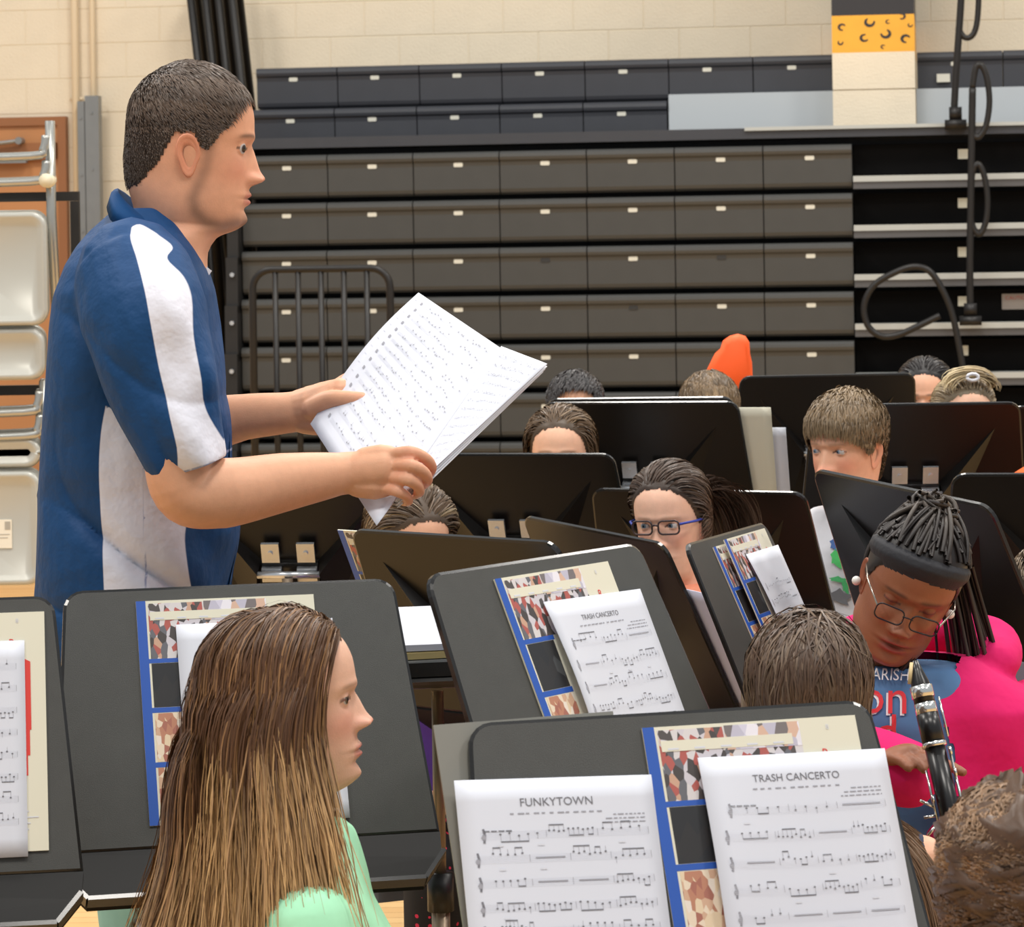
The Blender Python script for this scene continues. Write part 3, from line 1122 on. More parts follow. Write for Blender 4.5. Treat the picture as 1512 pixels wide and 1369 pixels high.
def engraving(w, h, title, seed, nsys, y0, dens=1.0, size=None, sub=True):
    """printed page: MB with 3 inks; coordinates as bend_sheet"""
    rr = random.Random(seed)
    t = MB()
    if title:
        size = size or 0.0125
        v, f = text_geo(title, size)
        t.add([(w * 0.5 + a, -0.030 + b, 0) for a, b, _ in v], f, 1)
    def bar(x0, y, x1, hh, mi=0):
        t.quad((x0, y - hh, 0), (x1, y - hh, 0), (x1, y, 0), (x0, y, 0), mi)
    if sub:
        for k in range(12):
            bar(w * 0.26 + k * w * 0.04, -0.037, w * 0.26 + k * w * 0.04 + w * 0.03 * rr.uniform(0.5, 1.1), 0.0014)
        for r_, (x0, x1) in enumerate(((0.78, 0.94), (0.74, 0.94), (0.72, 0.94))):
            x = w * x0
            while x < w * x1:
                l = w * rr.uniform(0.01, 0.035)
                bar(x, -0.041 - 0.0042 * r_, min(x + l, w * x1), 0.0011)
                x += l + w * 0.008
        x = w * 0.12
        for k in range(4):
            bar(x, -0.055, x + w * 0.03, 0.0014, 1)
            x += w * 0.037
    gap = (h - y0 - 0.02) / nsys
    for k in range(nsys):
        ys = -y0 - gap * k
        x0 = w * (0.10 if k == 0 else 0.06)
        x1 = w * 0.95
        for q in range(5):
            bar(x0, ys - q * 0.0019, x1, 0.00028, 2)
        # clef
        v, f = tube_geo([(x0 + 0.004, ys - 0.012, 0), (x0 + 0.0055, ys - 0.004, 0), (x0 + 0.004, ys + 0.003, 0)], 0.0012, 4)
        t.add([(a, b, 0) for a, b, c in v], f[:-2], 0)
        t.prism([(x0 + 0.004 + 0.0026 * math.cos(a * 1.05), ys - 0.006 + 0.003 * math.sin(a * 1.05)) for a in range(6)], 0, 0.00001, 0)
        x = x0 + 0.016
        nb = 4 if k else 3
        for m_ in range(nb):
            xe = x0 + 0.016 + (x1 - x0 - 0.016) * (m_ + 1) / nb
            bar(xe - 0.0004, ys, xe, 0.0076, 0)
            kind = rr.random()
            if kind < 0.12:
                bar(x + 0.006, ys - 0.0028, xe - 0.006, 0.0016, 0)
            else:
                nn = int(rr.choice([4, 4, 6, 8]) * dens) or 2
                st = (xe - x) / (nn + 0.6)
                base = rr.uniform(-0.001, 0.006)
                i = 0
                while i < nn:
                    g = rr.choice([1, 2, 4])
                    g = min(g, nn - i)
                    ups = rr.random() < 0.5
                    ym = []
                    for j in range(g):
                        xx = x + st * (i + j + 0.6)
                        yy = ys - base - rr.uniform(-0.002, 0.002)
                        ym.append((xx, yy))
                        t.prism([(xx + 0.0014 * math.cos(a * 1.05), yy + 0.0011 * math.sin(a * 1.05)) for a in range(6)], 0, 0.00001, 1)
                    yb = (max(y for _, y in ym) + 0.006) if ups else (min(y for _, y in ym) - 0.006)
                    for (xx, yy) in ym:
                        t.quad((xx, min(yy, yb), 0), (xx + 0.0004, min(yy, yb), 0), (xx + 0.0004, max(yy, yb), 0), (xx, max(yy, yb), 0), 0)
                    if g > 1:
                        bar(ym[0][0], yb + 0.0006, ym[-1][0] + 0.0004, 0.0012, 1)
                    i += g
            if rr.random() < 0.3:
                bar(x + 0.01, ys + 0.011, x + 0.017, 0.002, 2)
            x = xe
    return t


def place_on_surface(pts, surf, w, h, off):
    out = []
    for (x, y, z) in pts:
        out.append((x, y, surf(x / w, -y / h) + off + z))
    return out


def sheet(key, u, v, title, seed, rot=0.0, w=0.216, h=0.279, curl=0.0, lift=0.004, nsys=6, y0=0.065, label='', m=None, size=None, thick=1, group='music sheets on the stands', dens=1.0, back=False, name='sheet_music'):
    """u, v: top-left corner from the desk's top-left"""
    D = STANDS[key]
    if back:
        Ms = D @ Matrix.Translation((u, v, 0))
    else:
        Ms = D @ Matrix.Translation((-0.23 + u, -v, 0)) @ Matrix.Rotation(math.radians(rot), 4, 'Z')
    V, F = bend_sheet(w, h, curl, lift=lift)
    n = len(V)
    V2 = V + [(a, b, c - 0.0012 * thick) for a, b, c in V]
    F2 = [q for q in F] + [tuple(i + n for i in q[::-1]) for q in F]
    nx, ny = 10, 12
    ring = [i for i in range(nx + 1)] + [(nx + 1) * j + nx for j in range(1, ny + 1)] + [(nx + 1) * ny + i for i in range(nx - 1, -1, -1)] + [(nx + 1) * j for j in range(ny - 1, 0, -1)]
    for a, b in zip(ring, ring[1:] + ring[:1]):
        F2.append((b + n, a + n, a, b))
    o = obj(name, V2, F2, m or m_paper, None, True)
    o.matrix_world = Ms
    tag(o, label, 'sheet music', group)
    if nsys:
        t = engraving(w, h, title, seed, nsys, y0, dens, size, sub=bool(title))
        s = lambda a, b: lift + curl * (1 - min(1, max(0, a))) ** 3 * math.sin(math.pi * min(1, b * 0.9 + 0.08))
        vv = [(p.x, p.y, s(p.x / w, -p.y / h) + 0.0006 + p.z) for p in t.v]
        obj('printed_music', vv, t.f, [m_ink, m_inkd, m_inkl], o, False, t.m)
    return o


def book(key, u, v, seed, rot=0.0, label='', w=0.245, h=0.31, lift=0.0, th=0.003, red=True):
    D = STANDS[key]
    Ms = D @ Matrix.Translation((-0.23 + u, -v, lift)) @ Matrix.Rotation(math.radians(rot), 4, 'Z')
    root = MB().box((0, -h, 0.0006), (w, 0, th)).build('band_book', m_paper2)
    root.matrix_world = Ms
    tag(root, label, 'book', 'band method books')
    z = th + 0.0003
    def q(nm, x0, y0, x1, y1, m, dz=0.0):
        return MB().box((x0, -y1, th), (x1, -y0, z + dz)).build(nm, m, root)
    q('blue_spine', 0.0, 0.0, 0.013, h, m_blue)
    q('blue_bar', 0.013, 0.082, 0.075, 0.088, m_blue)
    q('blue_bar', 0.013, 0.150, 0.075, 0.157, m_blue)
    q('blue_bar', 0.013, 0.225, 0.075, 0.232, m_blue)
    q('photo', 0.016, 0.004, 0.178, 0.082, ph1)
    q('photo', 0.092, 0.003, 0.178, 0.030, ph4, 0.0003)
    q('photo', 0.016, 0.0885, 0.072, 0.1495, ph2)
    q('photo', 0.016, 0.158, 0.072, 0.2245, ph3)
    q('photo', 0.016, 0.2325, 0.072, 0.30, ph3)
    q('title_strip', 0.018, 0.016, 0.168, 0.028, m_paper2, 0.0006)
    x = 0.025
    s_ = MB()
    for k in range(5):
        s_.box((x, -0.0265, z + 0.0006), (x + 0.012, -0.0245, z + 0.0009))
        x += 0.03
    s_.build('strip_text', m_inkl, root)
    if red:
        t = MB()
        v_, f_ = text_geo('R', 0.014)
        t.add([(0.203 + a, -0.045 + b, z + 0.0004) for a, b, _ in v_], f_)
        v_, f_ = text_geo('8', 0.008)
        t2 = MB().add([(0.21 + a, -0.014 + b, z + 0.0004) for a, b, _ in v_], f_)
        t.build('red_print', m_red, root)
        t2.build('pencil_mark', m_inkl, root)
        # red stepped shape down the cover
        st = MB()
        pts = [(0.205, 0.055), (0.226, 0.066), (0.226, 0.155), (0.224, 0.155), (0.224, 0.188), (0.221, 0.188), (0.221, 0.214), (0.218, 0.214), (0.216, 0.245), (0.205, 0.23)]
        st.prism([(a, -b) for a, b in pts], z, z + 0.0003)
        st.build('red_steps', m_red, root)
        tx = MB()
        for k in range(4):
            tx.box((0.203, -0.2605 - 0.0075 * k, z), (0.203 + [0.018, 0.03, 0.02, 0.018][k], -0.259 - 0.0075 * k, z + 0.0003))
        tx.build('small_print', m_inkl, root)
    return root


book('S2', 0.098, 0.020, 1, label='white book with blue spine and photos half hidden by the long brown hair')
sheet('S2', 0.150, 0.056, None, 2, curl=0.004, lift=0.005, nsys=7, label='white music sheet peeking from behind the long-haired girl')
book('S3', 0.124, 0.020, 2, label='blue-spined photo book on the aslant stand under one white sheet')
sheet('S3', 0.198, 0.060, 'TRASH CANCERTO', 5, rot=-1, curl=0.012, lift=0.005, nsys=7, y0=0.055, label='white TRASH CANCERTO sheet lying alone on the aslant stand', size=0.0095)
book('S4', 0.192, 0.018, 3, label='photo book with blue spine behind the TRASH CANCERTO sheet beside FUNKYTOWN')
sheet('S4', -0.022, 0.062, 'FUNKYTOWN', 8, rot=-2.0, curl=0.0, lift=0.0035, nsys=8, y0=0.056, dens=1.3, label='white music sheet titled FUNKYTOWN', size=0.0125)
sheet('S4', 0.247, 0.056, 'TRASH CANCERTO', 9, rot=-0.6, curl=0.010, lift=0.006, nsys=7, y0=0.056, label='white TRASH CANCERTO sheet beside the FUNKYTOWN sheet', size=0.0115)
fo = MB().box((0, -0.33, 0), (0.2, 0, 0.003)).build('folder', mat('grey_folder', (126, 124, 116), 0.5))
fo.matrix_world = STANDS['S4'] @ Matrix.Translation((-0.262, 0.004, -0.016)) @ Matrix.Rotation(R(1.0), 4, 'Z')
tag(fo, 'plain grey folder sticking out behind the FUNKYTOWN stand', 'folder')
book('S1', 0.200, 0.022, 4, label='photo book with a red stepped shape on its cream cover')
sheet('S1', 0.203, 0.060, None, 12, curl=0.0, lift=0.005, nsys=8, y0=0.03, label='white music sheet in front of the red stepped cover')
book('S5', 0.155, 0.014, 5, label='front blue-spined book of two on the stand behind the brown-haired girl', lift=0.012, w=0.24)
book('S5', 0.118, 0.02, 6, label='blue-spined book tucked under another on the stand behind the brown-haired girl', w=0.2, red=False)
sheet('S5', 0.225, 0.052, None, 15, curl=0.010, lift=0.0165, nsys=6, label='white music sheet over the two blue-spined books', w=0.2)
# sheets that jut out beside stands seen from the back (they rest on the reader's side)
sheet('S9', -0.30, -0.02, None, 21, lift=0.004, nsys=0, w=0.216, h=0.30, label='cream page jutting out beside the chrome-clipped stand', m=m_paper2, back=True)
sheet('S9', -0.33, -0.075, None, 22, lift=0.010, nsys=0, w=0.216, h=0.279, label='white page jutting out farthest beside the chrome-clipped stand', back=True)
sheet('S7', -0.325, -0.10, None, 23, lift=0.004, nsys=0, w=0.216, h=0.25, label='pale lavender page jutting out under the chin of the girl in dark glasses', m=m_lav, back=True)
bk = book('S6', 0.0, 0.0, 7, label='photo book jutting out beside the stand below the held score', w=0.245)
bk.matrix_world = STANDS['S6'] @ Matrix.Translation((0.275, -0.012, 0.010)) @ Matrix.Rotation(math.pi, 4, 'Y')

# ================================================================== PEOPLE: shared builders
def herm(x, xs, ys):
    """smooth interpolation through a table"""
    xs, ys = np.asarray(xs, float), np.asarray(ys, float)
    m = np.gradient(ys, xs)
    x = np.clip(x, xs[0], xs[-1])
    i = np.clip(np.searchsorted(xs, x) - 1, 0, len(xs) - 2)
    h = xs[i + 1] - xs[i]
    t = (x - xs[i]) / h
    return ((2 * t ** 3 - 3 * t ** 2 + 1) * ys[i] + (t ** 3 - 2 * t ** 2 + t) * h * m[i] + (-2 * t ** 3 + 3 * t ** 2) * ys[i + 1] + (t ** 3 - t ** 2) * h * m[i + 1])


HZ = [-0.55, -0.25, -0.10, -0.04, 0.0, 0.04, 0.10, 0.16, 0.22, 0.30, 0.40, 0.50, 0.58, 0.66, 0.74, 0.82, 0.89, 0.945, 0.98, 1.0]
HYF = [0.16, 0.15, 0.165, 0.22, 0.315, 0.36, 0.372, 0.372, 0.375, 0.375, 0.375, 0.378, 0.395, 0.395, 0.378, 0.335, 0.265, 0.18, 0.10, 0.03]
HYB = [-0.34, -0.29, -0.28, -0.28, -0.28, -0.285, -0.30, -0.32, -0.345, -0.375, -0.41, -0.435, -0.445, -0.445, -0.43, -0.39, -0.325, -0.24, -0.16, -0.08]
HW = [0.27, 0.225, 0.215, 0.215, 0.215, 0.225, 0.238, 0.25, 0.262, 0.278, 0.295, 0.305, 0.312, 0.315, 0.31, 0.285, 0.24, 0.175, 0.11, 0.03]


def g2(x, s):
    return np.exp(-(x / s) ** 2)


def head_geo(hs, skin, nose=1.0, noseup=0.0, neckw=1.0, jaw=1.0, cheek=0.0, lips=(170, 90, 80), brow=(90, 65, 48), browk=0.7, scalp=None, hairline=None,
             beard=None, beardc=(70, 58, 50), eye_open=1.0, nlon=128, dz=0.0115, smile=0.0, mouth_open=0.0, blush=(214, 120, 100), blushk=0.25, seed=0, eyes=True, ysc=1.0, nape=0.0):
    """returns verts (m, origin at the head centre), faces, colours, info. x right, y forward, z up"""
    zs = np.concatenate([np.arange(-0.55, -0.06, 0.045), np.arange(-0.06, 0.90, dz), np.array([0.905, 0.92, 0.935, 0.948, 0.96, 0.97, 0.98, 0.988, 0.995])])
    t = np.linspace(0, 2 * math.pi, nlon, endpoint=False)
    al = t - 0.55 * np.sin(t)
    Z, A = np.meshgrid(zs, al, indexing='ij')
    yf, yb, w = herm(Z, HZ, HYF), herm(Z, HZ, HYB), herm(Z, HZ, HW)
    nk = 1 + (neckw - 1) * np.clip((0.02 - Z) / 0.1, 0, 1)
    w = w * nk
    yb = yb * (1 + (nk - 1) * 0.5)
    yb = yb * (1 + nape * (0.5 - 0.5 * np.cos(math.pi * np.clip((0.62 - Z) / 0.5, 0, 1))))
    w = w * (1 + (jaw - 1) * g2(Z - 0.12, 0.14))
    yc = -0.05 + 0.02 * np.clip(Z, 0, 1)
    ca, sa = np.cos(A), np.sin(A)
    pf = 1.0 + 0.25 * g2(Z - 0.02, 0.10)
    front = ca > 0
    sx = np.where(front, np.sign(sa) * np.abs(sa) ** np.where(front, 0.92 * pf, 1), sa)
    X = w * sx
    Y = yc + np.where(front, (yf - yc) * np.abs(ca) ** 0.95, -(yc - yb) * np.abs(ca))
    fw = np.clip(ca * 1.6, 0, 1)
    aX = np.abs(X)
    d = np.zeros_like(X)
    # nose
    nz = np.clip((0.52 - Z) / 0.19, 0, 1)                 # 0 at bridge, 1 at tip height
    tipz = 0.335 + noseup
    ridge = 0.016 + 0.074 * np.clip((0.53 - Z) / (0.53 - tipz), 0, 1) ** 1.1
    under = 1 / (1 + np.exp((tipz - 0.037 - Z) / 0.0125))
    top = 1 / (1 + np.exp((Z - 0.545) / 0.02))
    d += nose * ridge * under * top * g2(X, 0.036 + 0.026 * nz) * 1.05
    d += nose * 0.020 * g2(X, 0.050) * g2(Z - tipz + 0.004, 0.034)
    for s in (-1, 1):
        d += nose * 0.052 * g2(X - s * 0.058, 0.030) * g2(Z - (tipz - 0.012), 0.030)
        d -= 0.016 * g2(X - s * 0.028, 0.014) * g2(Z - (tipz - 0.040), 0.012)
    # brow, sockets, cheeks
    d += 0.016 * g2(Z - 0.565, 0.035) * g2(aX - 0.10, 0.12)
    d -= 0.030 * g2(aX - 0.125, 0.062) * g2(Z - 0.497, 0.045)
    d -= 0.010 * g2(aX, 0.03) * g2(Z - 0.525, 0.03)
    d += (0.012 + cheek) * g2(aX - 0.17, 0.075) * g2(Z - 0.37, 0.075)
    # mouth
    lw = g2(X, 0.105)
    d += 0.018 * g2(X, 0.13) * g2(Z - 0.205, 0.07)
    d += 0.017 * lw * g2(Z - 0.219 - 0.005 * g2(aX - 0.02, 0.02), 0.0155)
    d += 0.021 * lw * g2(Z - 0.172 + mouth_open, 0.0185) * g2(X, 0.085)
    ml = 0.197 - 0.5 * mouth_open + smile * (aX / 0.1) ** 2 * 0.02
    d -= (0.012 + 0.02 * (mouth_open > 0)) * g2(X, 0.10) * g2(Z - ml, 0.007 + mouth_open * 0.6)
    d -= 0.014 * g2(X, 0.10) * g2(Z - 0.130, 0.022)
    d += 0.024 * g2(X, 0.085) * g2(Z - 0.062, 0.04)
    d -= 0.006 * g2(X, 0.012) * g2(Z - 0.258, 0.02)
    Y = Y + d * fw
    # eyes
    ex, ez, er = 0.128, 0.497, 0.051
    col_frontY = float(np.interp(0.0, [0], [0]))
    fx = np.interp(ez, HZ, HYF)
    ey = fx - 0.080
    if eyes:
        rho2 = (aX - ex) ** 2 + (Z - ez) ** 2
        lid = ey + np.sqrt(np.maximum(0, (er + 0.006) ** 2 - rho2))
        near = (rho2 < (er + 0.004) ** 2) & (ca > 0.2)
        k = np.where(near, np.clip(1 - np.sqrt(rho2) / (er + 0.006), 0, 1) ** 0.3, 0)
        Y = np.where(near, np.maximum(Y * (1 - k) + lid * k, Y), Y)
        hh = 0.023 * eye_open
        xx = (aX - ex) / 0.052
        alm = (np.abs(xx) < 1) & (Z - ez < hh * (1 - xx ** 2) * 1.05 + 0.002) & (Z - ez > -hh * 0.75 * (1 - xx ** 2)) & (ca > 0.2)
        if eye_open > 0.05:
            Y = np.where(alm, ey + er * 0.55, Y)
    else:
        alm = np.zeros_like(Y, bool)
    V = np.stack([X, Y, Z - 0.5], -1).reshape(-1, 3)
    # colour
    C3 = np.ones(X.shape + (3,)) * np.array(lin(skin))

    def mixc(mask, rgb):
        nonlocal C3
        mk = np.clip(mask, 0, 1)[..., None]
        C3 = C3 * (1 - mk) + np.array(lin(rgb)) * mk
    mixc(blushk * g2(aX - 0.17, 0.09) * g2(Z - 0.36, 0.09) * fw, blush)
    mixc(blushk * 1.2 * g2(X, 0.06) * g2(Z - 0.335, 0.04) * fw, blush)
    mixc(0.30 * g2(aX - ex, 0.075) * g2(Z - ez + 0.02, 0.04) * fw, tuple(int(c * 0.72) for c in skin))
    lipm = lw * ((g2(Z - 0.216, 0.015)) + g2(Z - 0.176 + mouth_open, 0.019)) * (aX < 0.098) * fw
    mixc(0.85 * np.clip(lipm * 1.3, 0, 1), lips)
    mixc(0.8 * g2(X, 0.09) * g2(Z - ml, 0.006 + mouth_open * 0.7) * fw, (70, 30, 28))
    bz = 0.572 + 0.02 * np.cos((aX - 0.10) / 0.09) - 0.016
    mixc(browk * g2(Z - bz, 0.014) * (1 / (1 + np.exp((np.abs(aX - 0.125) - 0.075) / 0.008))) * fw, brow)
    lash = np.abs((Z - ez) - (0.023 * eye_open * (1 - ((aX - ex) / 0.052) ** 2))) < 0.009
    mixc(0.7 * (lash & (np.abs(aX - ex) < 0.06)) * fw, (50, 35, 30))
    mixc(alm * 1.0, (120, 60, 50))
    for s in (-1, 1):
        mixc(0.75 * g2(X - s * 0.028, 0.016) * g2(Z - (tipz - 0.040), 0.010) * fw, (70, 35, 30))  # nostril shade painted into the skin colour
    deg = np.degrees(np.abs(np.mod(A + math.pi, 2 * math.pi) - math.pi))
    hm = np.zeros_like(X)
    if hairline is not None:
        hl = np.interp(deg, [p[0] for p in hairline], [p[1] for p in hairline])
        rgh = np.random.default_rng(seed + 5).normal(size=X.shape)
        for _ in range(2):
            rgh = (rgh + np.roll(rgh, 1, 1) + np.roll(rgh, 1, 0)) / 2.2
        hm = np.clip((Z - hl + 0.008 * rgh) / 0.035 + 0.5, 0, 1)
        mixc(hm, scalp)
    if beard is not None:
        bm = beard(aX, Y, Z, deg)
        mixc(bm, beardc)
    nr, nc = X.shape
    F = []
    for i in range(nr - 1):
        for j in range(nc):
            a, b = i * nc + j, i * nc + (j + 1) % nc
            F.append((a, b, b + nc, a + nc))
    F.append(tuple(range((nr - 1) * nc, nr * nc)))
    F.append(tuple(range(nc - 1, -1, -1)))
    F = [tuple(q[::-1]) for q in F]
    C3 = C3.reshape(-1, 3)
    # ears
    earc = tuple(min(255, int(a * b)) for a, b in zip(skin, (1.0, 0.93, 0.92)))
    VE, FE, CE = [], [], []
    na = 20
    prof = [(0.0, -0.012), (0.35, -0.010), (0.55, 0.004), (0.68, 0.010), (0.80, 0.010), (0.92, 0.020), (1.0, 0.014), (1.0, 0.0), (0.9, -0.016), (0.62, -0.05)]
    for s in (-1, 1):
        b0 = len(V) + len(VE)
        for (r, hgt) in prof:
            for k in range(na):
                a = 2 * math.pi * k / na
                dy = math.cos(a) * 0.078 * r * (1.0 + 0.18 * math.sin(a)) - 0.012 * math.sin(a)
                dzz = math.sin(a) * 0.132 * r
                if a > math.pi and r > 0.5:
                    dy *= 0.86
                y = -0.02 + dy
                z = 0.425 + dzz
                wz = float(np.interp(z, HZ, HW))
                x = wz * 1.0 - 0.012 + 0.32 * max(0, -dy + 0.05) * 0.9 + hgt
                VE.append((s * x, y, z - 0.5))
                shade = 0.0
                CE.append(lin(earc) if hgt > 0 or r > 0.6 else lin(tuple(int(c * 0.66) for c in earc)))  # hollow of the ear painted darker, as shade
        n = len(prof)
        for i in range(n - 1):
            for k in range(na):
                q = (b0 + i * na + k, b0 + i * na + (k + 1) % na, b0 + (i + 1) * na + (k + 1) % na, b0 + (i + 1) * na + k)
                FE.append(q if s < 0 else q[::-1])
        q = tuple(b0 + k for k in range(na))
        FE.append(q[::-1] if s < 0 else q)
    V = np.vstack([V, np.array(VE)]) * hs
    V[:, 1] *= ysc
    C3 = np.vstack([C3, np.array(CE)])
    info = dict(hm=hm.reshape(-1), grid=(nr, nc), hs=hs, eye=[(s * ex * hs, ey * hs * ysc, (ez - 0.5) * hs) for s in (-1, 1)], er=er * hs, eyes=eyes and eye_open > 0.05)
    return V, F + FE, C3, info


def eye_geo(c, r, gaze, iris=(70, 50, 38)):
    """eyeball with iris and pupil; gaze: direction in head frame"""
    g = Vector(gaze).normalized()
    up = Vector((0, 0, 1))
    s = g.cross(up).normalized()
    u = s.cross(g)
    V, F, Cc = [], [], []
    nr, nc = 22, 24
    for i in range(nr + 1):
        th = math.pi * i / nr
        for j in range(nc):
            a = 2 * math.pi * j / nc
            d = g * math.cos(th) + (s * math.cos(a) + u * math.sin(a)) * math.sin(th)
            V.append(Vector(c) + d * r)
            Cc.append(lin((14, 12, 12)) if th < 0.21 else lin(iris) if th < 0.47 else lin((40, 34, 32)) if th < 0.55 else lin((192, 184, 180)))
    for i in range(nr):
        for j in range(nc):
            F.append((i * nc + j, (i + 1) * nc + j, (i + 1) * nc + (j + 1) % nc, i * nc + (j + 1) % nc))
    return V, F, Cc


m_skin = attr_mat('skin', rough=0.5, sss=0.12, var=0.05, scale=70, bump=0.05, bscale=400)
m_eye = attr_mat('eyeball', rough=0.12, var=0.0)
m_hair = attr_mat('hair_strands', rough=0.42, var=0.10, scale=30, spec=0.35)


def strands_mesh(name, paths, width, colf, parent, mtx=None, m=None, sides=2, taper=True, seed=1):
    """paths (N,K,3) -> one mesh of thin three-sided strands, colour from colf(t, rnd, pos)"""
    rg = np.random.default_rng(seed)
    paths = np.asarray(paths, float)
    N, K, _ = paths.shape
    T = np.gradient(paths, axis=1)
    T /= np.linalg.norm(T, axis=2, keepdims=True) + 1e-9
    up = np.zeros_like(T)
    up[..., 0] = 0.35
    up[..., 1] = 0.8
    up[..., 2] = 0.25
    B = np.cross(T, up)
    B /= np.linalg.norm(B, axis=2, keepdims=True) + 1e-9
    Nn = np.cross(B, T)
    t = np.linspace(0, 1, K)[None, :, None]
    rnd = rg.random((N, 1, 1))
    wd = width * (0.7 + 0.6 * rnd)
    if taper:
        wd = wd * (1 - 0.75 * np.clip((t - 0.55) / 0.45, 0, 1) ** 2) * (0.6 + 0.4 * np.clip(t / 0.1, 0, 1))
    V = np.empty((N, K, sides, 3))
    if sides == 2:
        outw = paths * np.array([1, 1, 0.5]) + 0.03 * rg.normal(size=(N, 1, 3))
        B = np.cross(T, outw)
        B /= np.linalg.norm(B, axis=2, keepdims=True) + 1e-9
    for s in range(sides):
        a = 2 * math.pi * s / sides
        if sides == 2:
            V[:, :, s, :] = paths + B * (wd if s else -wd)
        else:
            V[:, :, s, :] = paths + Nn * (math.cos(a) * wd) + B * (math.sin(a) * wd)
    idx = np.arange(N * K * sides).reshape(N, K, sides)
    q = []
    for s in range(sides if sides > 2 else 1):
        s2 = (s + 1) % sides
        q.append(np.stack([idx[:, :-1, s], idx[:, :-1, s2], idx[:, 1:, s2], idx[:, 1:, s]], -1).reshape(-1, 4))
    Fq = np.concatenate(q)
    tt = np.broadcast_to(t[..., 0], (N, K))
    rr = np.broadcast_to(rnd[..., 0], (N, K))
    col = colf(tt, rr, paths)
    col = np.repeat(col[:, :, None, :], sides, axis=2).reshape(-1, 3)
    me = bpy.data.meshes.new(name)
    nv, nf = N * K * sides, len(Fq)
    me.vertices.add(nv)
    me.vertices.foreach_set('co', V.reshape(-1).astype(np.float32))
    me.loops.add(nf * 4)
    me.loops.foreach_set('vertex_index', Fq.reshape(-1).astype(np.int32))
    me.polygons.add(nf)
    me.polygons.foreach_set('loop_start', (np.arange(nf) * 4).astype(np.int32))
    me.polygons.foreach_set('use_smooth', np.ones(nf, bool))
    me.materials.append(m or m_hair)
    me.update()
    a = me.color_attributes.new('Col', 'FLOAT_COLOR', 'POINT')
    c4 = np.ones((nv, 4), np.float32)
    c4[:, :3] = col
    a.data.foreach_set('color', c4.ravel())
    me.validate()
    o = obj_me(name, me, parent, mtx)
    return o


class HeadMap:
    """radius of the real head surface around its centre, for hair to lie on"""

    def __init__(s, V, info, off):
        hs = info['hs']
        nr, nc = info['grid']
        s.c = np.array([0, -0.03, 0.03]) * hs
        G = V[:nr * nc:2] - s.c
        L = np.linalg.norm(G, axis=1)
        U = G / L[:, None]
        s.na, s.nt = 72, 36
        th = (np.arange(s.nt) + 0.5) / s.nt * math.pi
        ph = np.arange(s.na) / s.na * 2 * math.pi
        T, A = np.meshgrid(th, ph, indexing='ij')
        D = np.stack([np.sin(T) * np.cos(A), np.sin(T) * np.sin(A), np.cos(T)], -1).reshape(-1, 3)
        k = np.argmax(D @ U.T, axis=1)
        R_ = L[k].reshape(s.nt, s.na)
        R_ = (R_ + np.roll(R_, 1, 1) + np.roll(R_, -1, 1)) / 3
        s.R = R_ + off

    def radius(s, u):
        t = np.clip(np.arccos(np.clip(u[:, 2], -1, 1)) / math.pi * s.nt - 0.5, 0, s.nt - 1.001)
        a = np.mod(np.arctan2(u[:, 1], u[:, 0]), 2 * math.pi) / (2 * math.pi) * s.na
        t0 = t.astype(int)
        a0 = a.astype(int) % s.na
        a1 = (a0 + 1) % s.na
        ft, fa = t - t0, a - np.floor(a)
        t1 = np.minimum(t0 + 1, s.nt - 1)
        return (s.R[t0, a0] * (1 - fa) + s.R[t0, a1] * fa) * (1 - ft) + (s.R[t1, a0] * (1 - fa) + s.R[t1, a1] * fa) * ft


def collide(p, ells):
    for e in ells:
        if isinstance(e, HeadMap):
            q = p - e.c
            l = np.linalg.norm(q, axis=1)
            r = e.radius(q / l[:, None])
            ins = l < r
            p[ins] = e.c + q[ins] / l[ins, None] * r[ins, None]
            continue
        c, r = e
        q = (p - c) / r
        l = np.linalg.norm(q, axis=1)
        ins = l < 1
        if ins.any():
            p[ins] = c + q[ins] / l[ins, None] * r
    return p


def grow(roots, dirs, length, K, ells, grav=0.25, noise=0.0, seed=2, stiff=0.8, wave=0.0, hug=0.0, hugz=-9.0):
    """march strands from the scalp; they follow their direction, bend down and slide over the ellipsoids"""
    rg = np.random.default_rng(seed)
    N = len(roots)
    L = np.broadcast_to(np.asarray(length, float), (N,))
    step = (L / (K - 1))[:, None]
    p = roots.copy()
    d = dirs / (np.linalg.norm(dirs, axis=1, keepdims=True) + 1e-9)
    out = [p.copy()]
    g = np.array([0, 0, -1.0])
    ph = rg.random((N, 1)) * 6.28
    for k in range(1, K):
        d2 = d + g * grav + noise * rg.normal(size=(N, 3))
        if wave:
            d2[:, :2] += wave * np.concatenate([np.cos(ph + k * 0.9), np.sin(ph + k * 0.9)], 1)
        d2 /= np.linalg.norm(d2, axis=1, keepdims=True) + 1e-9
        pn = p + d2 * step
        if hug:
            c = ells[0].c
            q = pn - c
            l = np.linalg.norm(q, axis=1)
            r = ells[0].radius(q / l[:, None])
            o = (l > r) & (pn[:, 2] > hugz)
            pn[o] = c + q[o] / l[o, None] * (r[o, None] + (l[o, None] - r[o, None]) * (1 - hug))
        pn = collide(pn, ells)
        d = (pn - p)
        d /= np.linalg.norm(d, axis=1, keepdims=True) + 1e-9
        p = pn
        out.append(p.copy())
    return np.stack(out, 1)


